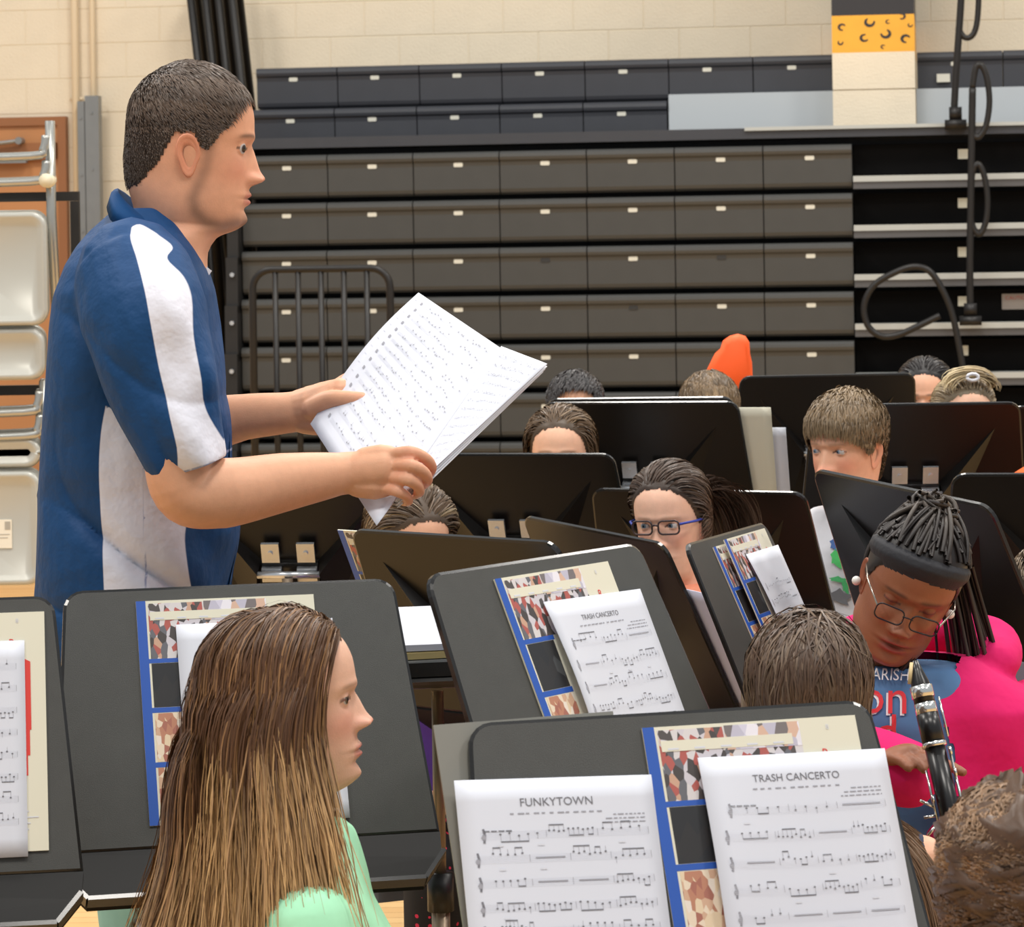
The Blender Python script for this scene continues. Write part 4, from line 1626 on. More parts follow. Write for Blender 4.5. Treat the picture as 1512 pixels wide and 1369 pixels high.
def scalp_roots(V, info, n, seed, thr=0.6):
    """random points and normals on the hairy part of the head"""
    nr, nc = info['grid']
    G = V[:nr * nc].reshape(nr, nc, 3)
    hm = info['hm'].reshape(nr, nc)
    a = G[:-1]
    du = np.roll(G, -1, axis=1) - G
    dv = np.zeros_like(G)
    dv[:-1] = G[1:] - G[:-1]
    nrm = np.cross(du, dv)
    area = np.linalg.norm(nrm, axis=2)
    nrm = nrm / (area[..., None] + 1e-12)
    wgt = (area * (hm > thr)).reshape(-1)
    wgt[(nr - 1) * nc:] = 0
    rg = np.random.default_rng(seed)
    i = rg.choice(nr * nc, n, p=wgt / wgt.sum())
    f1, f2 = rg.random((n, 1)), rg.random((n, 1))
    g = G.reshape(-1, 3)
    pts = g[i] + du.reshape(-1, 3)[i] * f1 + dv.reshape(-1, 3)[i] * f2
    nn = nrm.reshape(-1, 3)[i]
    # outward
    sgn = np.sign(np.sum(nn * (pts - np.array([0, -0.02 * info['hs'], 0])), axis=1, keepdims=True))
    return pts, nn * sgn


def hair_cap(V, info, thick, parent, mtx, col, noise=0.0, seed=3, name='hair_cap', edge=0.25):
    nr, nc = info['grid']
    G = V[:nr * nc].reshape(nr, nc, 3)
    hm = info['hm'].reshape(nr, nc)
    c = np.array([0, -0.03, 0.02]) * info['hs']
    dr = G - c
    dr /= np.linalg.norm(dr, axis=2, keepdims=True)
    rg = np.random.default_rng(seed)
    # soft mask so that the cap grows out of the hairline
    sm = hm.copy()
    for _ in range(6):
        sm = 0.25 * (np.roll(sm, 1, 0) + np.roll(sm, -1, 0) + np.roll(sm, 1, 1) + np.roll(sm, -1, 1))
        sm[0] = 0
        sm[-1] = 1
    th = thick * np.clip((sm - 0.2) / 0.6, 0, 1)
    if noise:
        z = rg.random((nr, nc))
        for _ in range(3):
            z = 0.25 * (np.roll(z, 1, 0) + np.roll(z, -1, 0) + np.roll(z, 1, 1) + np.roll(z, -1, 1))
        th = th * (1 + noise * (z - 0.5) * 6)
    H = G + dr * th[..., None]
    use = (hm[:-1] + hm[1:] + np.roll(hm, -1, 1)[:-1] + np.roll(hm, -1, 1)[1:]) > 1.2
    F = []
    for i in range(nr - 1):
        for j in range(nc):
            if use[i, j]:
                a, b = i * nc + j, i * nc + (j + 1) % nc
                F.append((a, a + nc, b + nc, b))
    F.append(tuple(range((nr - 1) * nc, nr * nc))[::-1])
    used = sorted({i for f in F for i in f})
    mp = {v: k for k, v in enumerate(used)}
    Hf = H.reshape(-1, 3)[used]
    F = [tuple(mp[i] for i in f) for f in F]
    cc = np.ones((len(used), 3)) * np.array(lin(col))
    return obj(name, Hf, F, m_hair, parent, True, None, cc, mtx)


def ring_loft(rings, n=24, ex=2.3):
    """rings: (cx, cy, z, rx, ry[, ex]) horizontal superellipse sections"""
    V, F = [], []
    for rg_ in rings:
        cx, cy, z, rx, ry = rg_[:5]
        e = rg_[5] if len(rg_) > 5 else ex
        for j in range(n):
            a = 2 * math.pi * j / n
            c, s = math.cos(a), math.sin(a)
            V.append(Vector((cx + rx * math.copysign(abs(c) ** (2 / e), c), cy + ry * math.copysign(abs(s) ** (2 / e), s), z)))
    k = len(rings)
    for i in range(k - 1):
        for j in range(n):
            F.append((i * n + j, i * n + (j + 1) % n, (i + 1) * n + (j + 1) % n, (i + 1) * n + j))
    F.append(tuple(range(n - 1, -1, -1)))
    F.append(tuple(range((k - 1) * n, k * n)))
    return V, F


def merge(*gs):
    V, F = [], []
    for v, f in gs:
        b = len(V)
        V += [Vector(x) for x in v]
        F += [tuple(i + b for i in q) for q in f]
    return V, F


def ball(c, r, n=12):
    V, F = [], []
    rr = r if isinstance(r, (tuple, list)) else (r, r, r)
    for i in range(n + 1):
        th = math.pi * i / n
        th = min(max(th, 0.02), math.pi - 0.02)
        for j in range(2 * n):
            a = math.pi * j / n
            V.append(Vector(c) + Vector((rr[0] * math.sin(th) * math.cos(a), rr[1] * math.sin(th) * math.sin(a), rr[2] * math.cos(th))))
    m = 2 * n
    for i in range(n):
        for j in range(m):
            F.append((i * m + j, (i + 1) * m + j, (i + 1) * m + (j + 1) % m, i * m + (j + 1) % m))
    F.append(tuple(range(m)))
    F.append(tuple(range(n * m + m - 1, n * m - 1, -1)))
    return V, F


def limb(pts, r, n=14, sub=5, flat=None):
    """tapered limb with rounded ends"""
    P_ = smooth_path(pts, sub)
    k = len(pts)
    tt = np.linspace(0, k - 1, len(P_))
    rr = list(np.interp(tt, np.arange(k), r))
    g = [tube_geo(P_, rr, n, flat)]
    g.append(ball(P_[0], rr[0] * 0.98, 6))
    g.append(ball(P_[-1], rr[-1] * 0.98, 6))
    return merge(*g)


def hand_geo(w, fdir, ndir, tdir, size=0.17, curl=0.5, sign=1):
    """hand from wrist w; fdir: fingers, ndir: back of the hand, tdir: towards the thumb"""
    w, f, n, t = Vector(w), Vector(fdir).normalized(), Vector(ndir).normalized(), Vector(tdir).normalized()
    s = size / 0.18
    gs = [limb([w - f * 0.02 * s, w + f * 0.03 * s, w + f * 0.085 * s], [0.026 * s, 0.034 * s, 0.036 * s], 14, 4, flat=0.55 if False else None)]
    V, F = gs[0]
    # flatten the palm along n
    V = [w + (v - w) - n * ((v - w).dot(n) * 0.5) for v in V]
    gs = [(V, F)]
    for k, (o, l) in enumerate(((0.030, 0.072), (0.010, 0.08), (-0.010, 0.074), (-0.028, 0.058))):
        a = w + f * (0.085 * s) + t * (o * s)
        ang = 0.0
        pts = [a - f * 0.015 * s]
        p = a.copy()
        pts.append(p.copy())
        for q in (0.45, 0.32, 0.23):
            ang += curl * 0.9
            d = f * math.cos(ang) - n * math.sin(ang)
            p = p + d * (l * s * q)
            pts.append(p.copy())
        gs.append(limb(pts, [0.0095 * s, 0.0098 * s, 0.009 * s, 0.0082 * s, 0.0068 * s], 10, 3))
    a = w + f * 0.025 * s + t * 0.025 * s
    gs.append(limb([a, a + (f * 0.6 + t * 0.7 - n * 0.2) * 0.034 * s, a + (f * 1.2 + t * 0.85 - n * 0.5) * 0.052 * s, a + (f * 1.75 + t * 0.85 - n * 0.9) * 0.06 * s],
                   [0.015 * s, 0.0125 * s, 0.011 * s, 0.008 * s], 10, 3))
    return merge(*gs)


def fabric(name, rgb, rough=0.8, bump=0.25, bscale=18, var=0.05):
    return mat(name, rgb, rough, var=var, scale=14, bump=bump, bscale=bscale, spec=0.2)


m_seatm = mat('grey_plastic_seat', (112, 116, 124), 0.5)


def band_chair(x, y, rz, seat_z=0.44, label='', back=0.40):
    root = empty('band_chair', (x, y, 0), rz)
    tag(root, label, 'chair', 'chairs of the seated players')
    t = MB().prism(rrect(-0.19, -0.19, 0.19, 0.19, 0.05, 4), seat_z - 0.03, seat_z)
    t.build('seat', m_seatm, root)
    t = MB().prism(rrect(-0.18, seat_z + 0.16, 0.18, seat_z + back, 0.05, 4), 0.0, 0.016)
    t.v = [Vector((v.x, -0.235 - v.z - 0.12 * (v.y - seat_z), v.y)) for v in t.v]
    t.build('backrest', m_seatm, root)
    for s in (-1, 1):
        MB().tube([(s * 0.17, 0.16, seat_z - 0.032), (s * 0.185, 0.19, 0.0)], 0.011, 8).build('leg', m_tube, root, True)
        MB().tube([(s * 0.17, -0.16, seat_z - 0.032), (s * 0.185, -0.22, 0.0)], 0.011, 8).build('leg', m_tube, root, True)
        MB().tube([(s * 0.185, -0.195, seat_z - 0.03), (s * 0.185, -0.225, seat_z + 0.15), (s * 0.17, -0.225 - 0.12 * back, seat_z + back - 0.02)], 0.010, 8).build('back_post', m_tube, root, True)
    return root


def head_matrix(pos, yaw, pitch=0.0, roll=0.0):
    """head frame -> parent; yaw turns left(+), pitch up(+), roll towards own right(+)"""
    return Matrix.Translation(pos) @ Matrix.Rotation(math.radians(yaw), 4, 'Z') @ Matrix.Rotation(math.radians(pitch), 4, 'X') @ Matrix.Rotation(math.radians(roll), 4, 'Y')


def seated(name_label, px, py, d, face, hyaw=0.0, pitch=0.0, roll=0.0, hs=0.215, skin=(226, 170, 138), shirt=(90, 90, 96), pants=(60, 66, 80), headkw=None, hair=None, build=1.0,
           seat_z=0.44, sleeve=1.0, gaze=(0, 1, 0), iris=(80, 60, 44), shirt_mat=None, pants_mat=None, arms=None, voxel=0.009, lean=0.0, chair=None, back=0.40, detail=True, legs=True, shx=0.0, drop=0.0):
    """a seated player. px,py,d: head centre; face: world heading in degrees (0 = away from us, 180 = towards us, -90 = to the right)"""
    hp = P(px, py, d)
    rz = math.radians(face)
    fwd = Vector((-math.sin(rz), math.cos(rz), 0))
    rgt = Vector((math.cos(rz), math.sin(rz), 0))
    off = lean + 0.03
    base = Vector((hp.x, hp.y, 0)) - fwd * off - rgt * shx
    root = empty('person', base, rz)
    tag(root, name_label, 'person', None)
    Ri = root.matrix_basis.inverted() if False else Matrix.Rotation(-rz, 4, 'Z') @ Matrix.Translation(-base)
    hl = Ri @ hp
    Hm = head_matrix(hl, hyaw, pitch, roll)
    kw = dict(headkw or {})
    V, F, Cc, info = head_geo(hs, skin, **kw)
    # body skin: torso core, forearms, hands, neck
    zn = hl.z - 0.62 * hs - drop
    b = build
    ny = hl.y * 0.75
    nx = hl.x * 0.8
    tors = [(0, -0.03, seat_z + 0.01, 0.150 * b, 0.115 * b), (0, -0.03, seat_z + 0.10, 0.155 * b, 0.118 * b),
            (nx * 0.3, ny * 0.3 - 0.03, seat_z + 0.10 + (zn - seat_z - 0.1) * 0.4, 0.145 * b, 0.105 * b),
            (nx * 0.7, ny * 0.7 - 0.025, zn - 0.14, 0.158 * b, 0.105 * b), (nx, ny - 0.02, zn - 0.075, 0.165 * b, 0.088 * b),
            (nx, ny - 0.015, zn - 0.03, 0.125 * b, 0.072 * b), (nx, ny - 0.01, zn + 0.01, 0.066 * b, 0.058 * b)]
    tg = ring_loft(tors, 28, 2.4)
    if arms is None:
        arms = {}
        for s in (-1, 1):
            arms[s] = [(nx + s * 0.155 * b, ny - 0.02, zn - 0.085), (s * 0.20 * b, ny * 0.6 + 0.02, zn - 0.30), (s * 0.10 * b, 0.24, seat_z + 0.16)]
    sh, sk = [tg], []
    for s, pts in arms.items():
        S, E_, W_ = [Vector(q) for q in pts]
        if sleeve >= 1.5:
            sh.append(limb([S, E_, W_], [0.058 * b, 0.050 * b, 0.036 * b], 14, 6))
            sk.append(limb([S, E_, W_], [0.042 * b, 0.037 * b, 0.025 * b], 14, 6))
        else:
            sh.append(limb([S - Vector((s * 0.02, 0, 0)), S + (E_ - S) * 0.62 * sleeve], [0.052 * b, 0.054 * b], 14, 6))
            sk.append(limb([S, E_, W_], [0.042 * b, 0.037 * b, 0.025 * b], 14, 6))
        fd = (W_ - E_).normalized()
        nd = Vector((s * 0.3, -0.2, 1))
        nd = (nd - fd * nd.dot(fd)).normalized()
        sk.append(hand_geo(W_ + fd * 0.02, fd, nd, fd.cross(nd) * (1 if s > 0 else -1) * -1, 0.155, 0.35))
    bv, bf = remesh_geo(*merge(*sk), voxel * 0.55, 2) if sk else (np.zeros((0, 3)), [])
    Vh = np.array([Hm @ Vector(v) for v in V])
    nb = len(Vh)
    cols = np.vstack([Cc, np.ones((len(bv), 3)) * np.array(lin(skin))])
    obj('body', np.vstack([Vh, bv]), list(F) + [tuple(i + nb for i in q) for q in bf], m_skin, root, True, None, cols)
    sv, sf = remesh_geo(*merge(*sh), voxel, 6)
    wv_ = 0.0030 * np.sin(34 * sv[:, 2] + 20 * sv[:, 0] + 3 * np.sin(17 * sv[:, 1])) + 0.0025 * np.sin(40 * (sv[:, 0] - 0.7 * sv[:, 2]))
    sv[:, 1] += wv_
    sv[:, 0] += 0.5 * wv_
    so = obj('shirt', sv, sf, shirt_mat or fabric('fabric_%d_%d_%d' % shirt, shirt), root, True)
    if legs:
        lg = [ring_loft([(0, -0.04, seat_z + 0.004, 0.14 * b, 0.12 * b), (0, -0.03, seat_z + 0.10, 0.158 * b, 0.121 * b)], 20)]
        for s in (-1, 1):
            lg.append(limb([(s * 0.075, 0.0, seat_z + 0.078 * b), (s * 0.09, 0.29, seat_z + 0.072), (s * 0.09, 0.325, seat_z - 0.02), (s * 0.09, 0.255, 0.09)], [0.076 * b, 0.062 * b, 0.056 * b, 0.042 * b], 14, 5))
        lv, lf = remesh_geo(*merge(*lg), voxel * 1.3, 3)
        obj('trousers', lv, lf, pants_mat or fabric('fabric_%d_%d_%d' % pants, pants), root, True)
        for s in (-1, 1):
            sv2, sf2 = merge(limb([(s * 0.09, 0.225, 0.045), (s * 0.092, 0.295, 0.038), (s * 0.095, 0.365, 0.032)], [0.042, 0.040, 0.030], 12, 4))
            obj('shoe', [Vector((v.x, v.y, max(v.z, 0.002))) for v in sv2], sf2, mat('dark_shoe', (44, 44, 50), 0.5), root, True)
    if info['eyes']:
        for c in info['eye']:
            ev, ef, ec = eye_geo(c, info['er'], gaze, iris)
            obj('eye', ev, ef, m_eye, root, True, None, np.array(ec), Hm)
    if chair is not None:
        cz = band_chair(base.x, base.y, rz, seat_z, chair, back)
    return dict(root=root, Hm=Hm, V=V, info=info, shirt=so, sv=sv, sf=sf, zn=zn, hl=hl, Ri=Ri, seat_z=seat_z, nx=nx, ny=ny)


def ells_for(pp, inflate=0.004, body=True):
    """colliders in the head frame"""
    hs = pp['info']['hs']
    e = [HeadMap(pp['V'], pp['info'], inflate),
         (np.array([0, 0.05, -0.20]) * hs, np.array([0.27, 0.30, 0.30]) * hs + inflate),
         (np.array([0, -0.06, -0.55]) * hs, np.array([0.25, 0.25, 0.35]) * hs + inflate)]
    if body:
        e.append((np.array([0, -0.12, -1.30]) * hs, np.array([0.86, 0.44, 0.66]) * hs + inflate))
    return e


def tint(base, tip, mid=0.5, soft=0.3, vary=0.25, light=None):
    b, t = np.array(lin(base)), np.array(lin(tip))

    def f(tt, rr, pos):
        k = np.clip((tt - mid) / soft + 0.5 + (rr - 0.5) * 0.8, 0, 1)[..., None]
        c = b * (1 - k) + t * k
        if light is not None:
            q = ((rr * 7.13) % 1.0 > 0.82)[..., None]
            c = np.where(q, c * 0.5 + np.array(lin(light)) * 0.5, c)
        return c * (1 - vary + 2 * vary * ((rr * 3.7) % 1.0)[..., None])
    return f


HL_LONG = [(0, 0.84), (25, 0.82), (45, 0.76), (60, 0.66), (72, 0.52), (85, 0.44), (100, 0.36), (130, 0.20), (180, 0.12)]
HL_SHORT = [(0, 0.83), (25, 0.82), (42, 0.76), (55, 0.64), (66, 0.60), (71, 0.42), (80, 0.42), (86, 0.60), (108, 0.58), (118, 0.36), (140, 0.18), (180, 0.12)]


def long_hair(pp, n, length, base, tip, part=0.0, K=16, width=0.0012, vary=0.22, seed=4, swept=0.0, inflate=0.006, light=None, mid=0.55, body=True, grav=0.5, bun=None, lift=0.0, noise=0.03, backward=0.25, cap=0.003, hug=0.55, hugz=-0.03, crown=None):
    """straight hair that falls from a parting line over the head and shoulders"""
    pts, nn = scalp_roots(pp['V'], pp['info'], n, seed)
    hs = pp['info']['hs']
    rg = np.random.default_rng(seed + 1)
    side = np.sign(pts[:, 0] - part * hs + 1e-6)
    d = np.zeros_like(pts)
    d[:, 0] = side * (1.0 - swept)
    d[:, 1] = -backward - swept
    d[:, 2] = -0.15 + lift
    if crown is not None:
        d = pts - np.array(crown) * hs
        d += 0.15 * rg.normal(size=d.shape) * hs
        d /= np.linalg.norm(d, axis=1, keepdims=True) + 1e-9
    # tangent to the scalp
    d = d - nn * np.sum(d * nn, axis=1, keepdims=True) + nn * 0.25
    L = length * (0.80 + 0.25 * rg.random(n))
    layer = inflate * rg.random(n) ** 0.7
    e = ells_for(pp, cap + 0.002, body)
    paths = grow(pts, d, L, K, e, grav, noise, seed, hug=hug, hugz=hugz)
    dirc = paths - np.array([0, -0.03 * hs, paths[0, 0, 2] * 0])
    dirc[..., 2] *= 0.3
    dirc /= np.linalg.norm(dirc, axis=2, keepdims=True) + 1e-9
    ramp = np.clip(np.linspace(0, 1, K) * 5, 0, 1)[None, :, None]
    paths = paths + dirc * layer[:, None, None] * ramp
    hair_cap(pp['V'], pp['info'], cap, pp['root'], pp['Hm'], tuple(int(c * 0.8) for c in base))
    return strands_mesh('hair', paths, width, tint(base, tip, mid, 0.35, vary, light), pp['root'], pp['Hm'], seed=seed)


def short_hair(pp, n, length, base, tip, comb=(0, 1, -0.2), K=7, width=0.0012, vary=0.2, seed=5, up=0.5, noise=0.12, grav=0.12, cap=0.006, swirl=None, inflate=0.003, light=None, capnoise=0.3, wave=0.0, hug=0.35):
    pts, nn = scalp_roots(pp['V'], pp['info'], n, seed)
    rg = np.random.default_rng(seed + 1)
    hs = pp['info']['hs']
    d = np.zeros_like(pts) + np.array(comb)
    if swirl is not None:
        c = np.array(swirl) * hs
        d = pts - c
        d[:, 2] *= 0.5
        d /= np.linalg.norm(d, axis=1, keepdims=True) + 1e-9
    d = d - nn * np.sum(d * nn, axis=1, keepdims=True)
    d /= np.linalg.norm(d, axis=1, keepdims=True) + 1e-9
    d = d + nn * up + noise * rg.normal(size=d.shape)
    top = np.clip((pts[:, 2] / hs) / 0.45, 0.0, 1)
    L = (length * (0.35 + 0.65 * top) if not callable(length) else length(pts / hs)) * (0.75 + 0.4 * rg.random(n))
    paths = grow(pts, d, L, K, ells_for(pp, max(inflate, cap * 0.9), False), grav, noise * 0.3, seed, wave=wave, hug=hug)
    if cap:
        hair_cap(pp['V'], pp['info'], cap, pp['root'], pp['Hm'], tuple(int(c * 0.8) for c in base), noise=capnoise)
    return strands_mesh('hair', paths, width, tint(base, tip, 0.6, 0.4, vary, light), pp['root'], pp['Hm'], seed=seed)

# ================================================================== THE STANDING MAN
DM = 4.55                      # distance of his middle plane
SMN = F_PX / DM


def man_build():
    root = empty('person', (P(200, 700, DM).x, DM, 0))
    tag(root, 'standing man in a blue and white polo shirt holding out a music score', 'person')
    o3 = Vector(root.location)

    def Q(px, py, d=DM):
        return P(px, py, d) - o3
    # ---------------- shirt: torso and sleeves grown into one skin
    prof = [  # py, back px, front px, half width
        (1000, 62, 344, 0.185), (960, 60, 346, 0.188), (900, 58, 347, 0.190), (840, 59, 349, 0.190), (780, 61, 352, 0.188), (720, 63, 349, 0.180), (660, 66, 342, 0.186),
        (600, 69, 335, 0.190), (540, 73, 329, 0.196), (480, 79, 322, 0.200), (430, 88, 314, 0.200), (390, 100, 303, 0.184), (362, 116, 292, 0.150), (340, 134, 280, 0.112), (322, 154, 268, 0.085), (308, 170, 255, 0.072)]
    rings = []
    for py, b, f, hw in prof:
        A, B = Q(b, py), Q(f, py)
        rings.append((0.5 * (A.x + B.x), 0, 0.5 * (A.z + B.z), 0.5 * (B.x - A.x), hw, 2.5 if py > 400 else 2.1))
    tor = ring_loft(rings, 40)
    sl = []
    sl.append(limb([Q(196, 405, 4.40), Q(215, 470, 4.345), Q(236, 560, 4.310), Q(262, 640, 4.292), Q(283, 694, 4.286)], [0.085, 0.092, 0.080, 0.066, 0.056], 20, 6))
    sl.append(limb([Q(196, 405, 4.70), Q(215, 470, 4.748), Q(236, 560, 4.765), Q(262, 640, 4.77), Q(280, 660, 4.77)], [0.085, 0.092, 0.080, 0.066, 0.056], 20, 6))
    V, F = remesh_geo(*merge(tor, *sl), 0.0048, 4)
    # trim the sleeve ends flat across the arm
    ctr = V.copy()
    for dd in (4.286, 4.77):
        e0 = Q(283, 694, dd)
        ax = (Q(283, 694, dd) - Q(255, 620, dd)).normalized()
        rel = V - np.array(e0)
        near = (np.abs(rel[:, 1]) < 0.12) & (rel[:, 2] < 0.12) & (rel[:, 0] > -0.08)
        al = rel @ np.array(ax)
        k = near & (al > 0.0) & (np.linalg.norm(rel, axis=1) < 0.10) & (np.abs(V[:, 1]) > 0.195)
        V[k] -= np.outer(al[k], np.array(ax))
    # soft folds
    x, y, z = V[:, 0], V[:, 1], V[:, 2]
    fold = 0.0050 * np.sin(38 * (z + 0.9 * x) + 3 * np.sin(9 * x + 5 * y)) * np.clip((x - 0.02) * 8, 0, 1) + 0.0030 * np.sin(30 * (x * 0.9 - z * 0.5) + 6 * y + 2 * np.sin(11 * z))
    fold += 0.003 * np.sin(16 * (x * 1.6 + z * 0.3) + 4 * np.sin(4 * z))
    # sharper drag creases around the armhole and down the back
    w1 = np.abs(np.sin(15 * (x + 0.8 * z) + 2.2 * np.sin(7 * z + 3 * y)))
    crease = -0.008 * (1 - w1) ** 3 * np.clip((1.40 - z) * 6, 0, 1)
    w2 = np.abs(np.sin(11 * (z - 0.55 * x) + 1.7 * np.sin(9 * x)))
    crease += -0.006 * (1 - w2) ** 4
    fold = fold + crease
    V[:, 1] += np.sign(y) * fold * 1.7
    V[:, 0] += fold * 0.5
    # white panels: signed distance to outlines drawn on the side of the shirt

    def poly_px(pts, dd=4.235):
        return np.array([(lambda q: (q.x, q.z))(Q(a, b, dd)) for a, b in pts])
    stripe = poly_px([(178, 334), (190, 330), (215, 344), (241, 364), (237, 382), (262, 408), (276, 440), (283, 500), (295, 560), (299, 600), (318, 640), (334, 672), (337, 690), (268, 712), (262, 660), (248, 600), (233, 540),
                      (222, 480), (211, 430), (195, 385), (180, 352)])
    panel_ = poly_px([(157, 598), (150, 640), (147, 700), (150, 780), (155, 870), (158, 1010), (292, 1010), (279, 870), (271, 800), (271, 766), (250, 744), (232, 712), (215, 678), (195, 640), (175, 612)], 4.37)
    seam = poly_px([(212, 690), (214, 690), (219, 1010), (217, 1010)], 4.37)
    cuff = poly_px([(268, 697), (331, 678), (331, 681), (268, 700)])

    def sdf(poly, pts, sub=4):
        if sub:
            q = [Vector((a[0], a[1], 0)) for a in poly]
            q = smooth_path(q + q[:1], sub)[:-1]
            poly = np.array([(v.x, v.y) for v in q])
        n = len(poly)
        dmin = np.full(len(pts), 1e9)
        ins = np.zeros(len(pts), bool)
        for i in range(n):
            a, b = poly[i], poly[(i + 1) % n]
            ab = b - a
            t = np.clip(((pts - a) @ ab) / (ab @ ab), 0, 1)
            dmin = np.minimum(dmin, np.linalg.norm(pts - a - t[:, None] * ab, axis=1))
            c = (a[1] > pts[:, 1]) != (b[1] > pts[:, 1])
            xi = a[0] + (pts[:, 1] - a[1]) / (b[1] - a[1] + 1e-12) * ab[0]
            ins ^= c & (pts[:, 0] < xi)
        return np.where(ins, dmin, -dmin)
    p2 = V[:, [0, 2]]
    out = np.abs(V[:, 1])
    s1 = np.where(out > 0.13, sdf(stripe, p2), np.where((out > 0.03) & (V[:, 2] > Q(0, 400).z), sdf(stripe, p2), -0.05))
    s2 = np.where(out > 0.02, sdf(panel_, p2), -0.05)
    dw = np.maximum(s1, s2)
    dl = np.maximum(sdf(seam, p2, 0), sdf(cuff, p2, 0))
    m = bpy.data.materials.new('blue_white_polo')
    m.use_nodes = True
    nt = m.node_tree
    b = nt.nodes['Principled BSDF']
    at = nt.nodes.new('ShaderNodeAttribute')
    at.attribute_name = 'white_panel'
    mr = nt.nodes.new('ShaderNodeMapRange')
    mr.inputs[1].default_value = -0.0008
    mr.inputs[2].default_value = 0.0008
    nt.links.new(at.outputs['Fac'], mr.inputs[0])
    mx = nt.nodes.new('ShaderNodeMix')
    mx.data_type = 'RGBA'
    mx.inputs[6].default_value = (*lin((7, 63, 112)), 1)
    mx.inputs[7].default_value = (*lin((226, 226, 236)), 1)
    nt.links.new(mr.outputs[0], mx.inputs[0])
    at2 = nt.nodes.new('ShaderNodeAttribute')
    at2.attribute_name = 'seam_line'
    mr2 = nt.nodes.new('ShaderNodeMapRange')
    mr2.inputs[1].default_value = -0.0012
    mr2.inputs[2].default_value = 0.0004
    nt.links.new(at2.outputs['Fac'], mr2.inputs[0])
    mx2 = nt.nodes.new('ShaderNodeMix')
    mx2.data_type = 'RGBA'
    mx2.inputs[7].default_value = (*lin((150, 158, 190)), 1)
    nt.links.new(mr2.outputs[0], mx2.inputs[0])
    nt.links.new(mx.outputs[2], mx2.inputs[6])
    nt.links.new(mx2.outputs[2], b.inputs['Base Color'])
    b.inputs['Roughness'].default_value = 0.62
    b.inputs['Specular IOR Level'].default_value = 0.3
    tc = nt.nodes.new('ShaderNodeTexCoord')
    n2 = nt.nodes.new('ShaderNodeTexNoise')
    n2.inputs['Scale'].default_value = 14
    n2.inputs['Detail'].default_value = 4
    nt.links.new(tc.outputs['Object'], n2.inputs['Vector'])
    bp = nt.nodes.new('ShaderNodeBump')
    bp.inputs['Strength'].default_value = 0.5
    bp.inputs['Distance'].default_value = 0.02
    nt.links.new(n2.outputs[0], bp.inputs['Height'])
    nt.links.new(bp.outputs[0], b.inputs['Normal'])
    obj('polo_shirt', V, F, m, root, True, attrs={'white_panel': dw, 'seam_line': dl})
    m_blue_f = fabric('polo_blue_knit', (7, 63, 112), 0.7, 0.15)
    m_white_f = fabric('polo_white_knit', (226, 226, 236), 0.7, 0.1)
    # ---------------- collar: folded band around the neck, low at the throat
    cv, cf = [], []
    nA = 40
    up_px = [(174, 278), (196, 300), (225, 325), (258, 355), (284, 378), (300, 392)]        # upper fold line, nape to throat
    lo_px = [(162, 300), (178, 326), (205, 346), (240, 368), (275, 385), (300, 393)]        # outer hem
    def lerp_px(tab, t):
        q = t * (len(tab) - 1)
        i = min(int(q), len(tab) - 2)
        f = q - i
        return (tab[i][0] * (1 - f) + tab[i + 1][0] * f, tab[i][1] * (1 - f) + tab[i + 1][1] * f)
    for j in range(nA + 1):
        s = -1 + 2 * j / nA                       # -1 near side throat .. 0 nape .. 1 far side throat
        t = abs(s)
        u, l = lerp_px(up_px, t), lerp_px(lo_px, t)
        rise = math.sqrt(max(0.0, 1 - (1 - min(1, t / 0.38)) ** 2))
        hwu = 0.080 * rise * (1 - 0.80 * max(0, t - 0.5) / 0.5)
        hwl = 0.134 * rise * (1 - 0.74 * max(0, t - 0.45) / 0.55)
        sg = -1 if s < 0 else 1
        U, L_ = Q(u[0], u[1]), Q(l[0], l[1])
        U.y = sg * hwu
        L_.y = sg * hwl
        mid = (U + L_) * 0.5 + Vector((0, sg * 0.012, 0.010))
        inn = U + Vector((0.006, -sg * 0.008, -0.03))
        cv += [inn, U + Vector((0.001, -sg * 0.004, -0.002)), U, mid, L_, L_ + Vector((0.003, -sg * 0.005, 0.004))]
    for j in range(nA):
        for k in range(5):
            cf.append((j * 6 + k, j * 6 + k + 1, j * 6 + 6 + k + 1, j * 6 + 6 + k))
    obj('collar', cv, cf, m_blue_f, root, True)
    # white placket tip at the throat
    t = MB()
    t.add([Q(284, 380, DM - 0.03), Q(300, 390, DM - 0.025), Q(313, 400, DM), Q(302, 416, DM - 0.012), Q(286, 400, DM - 0.03),
           Q(284, 380, DM + 0.03), Q(300, 390, DM + 0.025), Q(313, 400, DM + 0.001), Q(302, 416, DM + 0.012), Q(286, 400, DM + 0.03)],
          [(0, 1, 2, 3, 4), (9, 8, 7, 6, 5), (0, 5, 6, 1), (1, 6, 7, 2), (2, 7, 8, 3), (3, 8, 9, 4), (4, 9, 5, 0)])
    t.build('placket', m_white_f, root)
    # ---------------- trousers
    lg = [ring_loft([(Q(198, 0).x, 0, 0.78, 0.120, 0.165), (Q(200, 0).x, 0, 0.92, 0.135, 0.175), (Q(202, 0).x, 0, 1.02, 0.130, 0.170)], 28)]
    hx = Q(195, 0).x
    for s in (-1, 1):
        lg.append(limb([(hx, s * 0.085, 0.86), (hx + 0.03, s * 0.10, 0.50), (hx - 0.01, s * 0.11, 0.10)], [0.105, 0.078, 0.06], 18, 6))
    lv, lf = remesh_geo(*merge(*lg), 0.010, 3)
    obj('trousers', lv, lf, fabric('pale_teal_cotton', (142, 190, 184), 0.85), root, True)
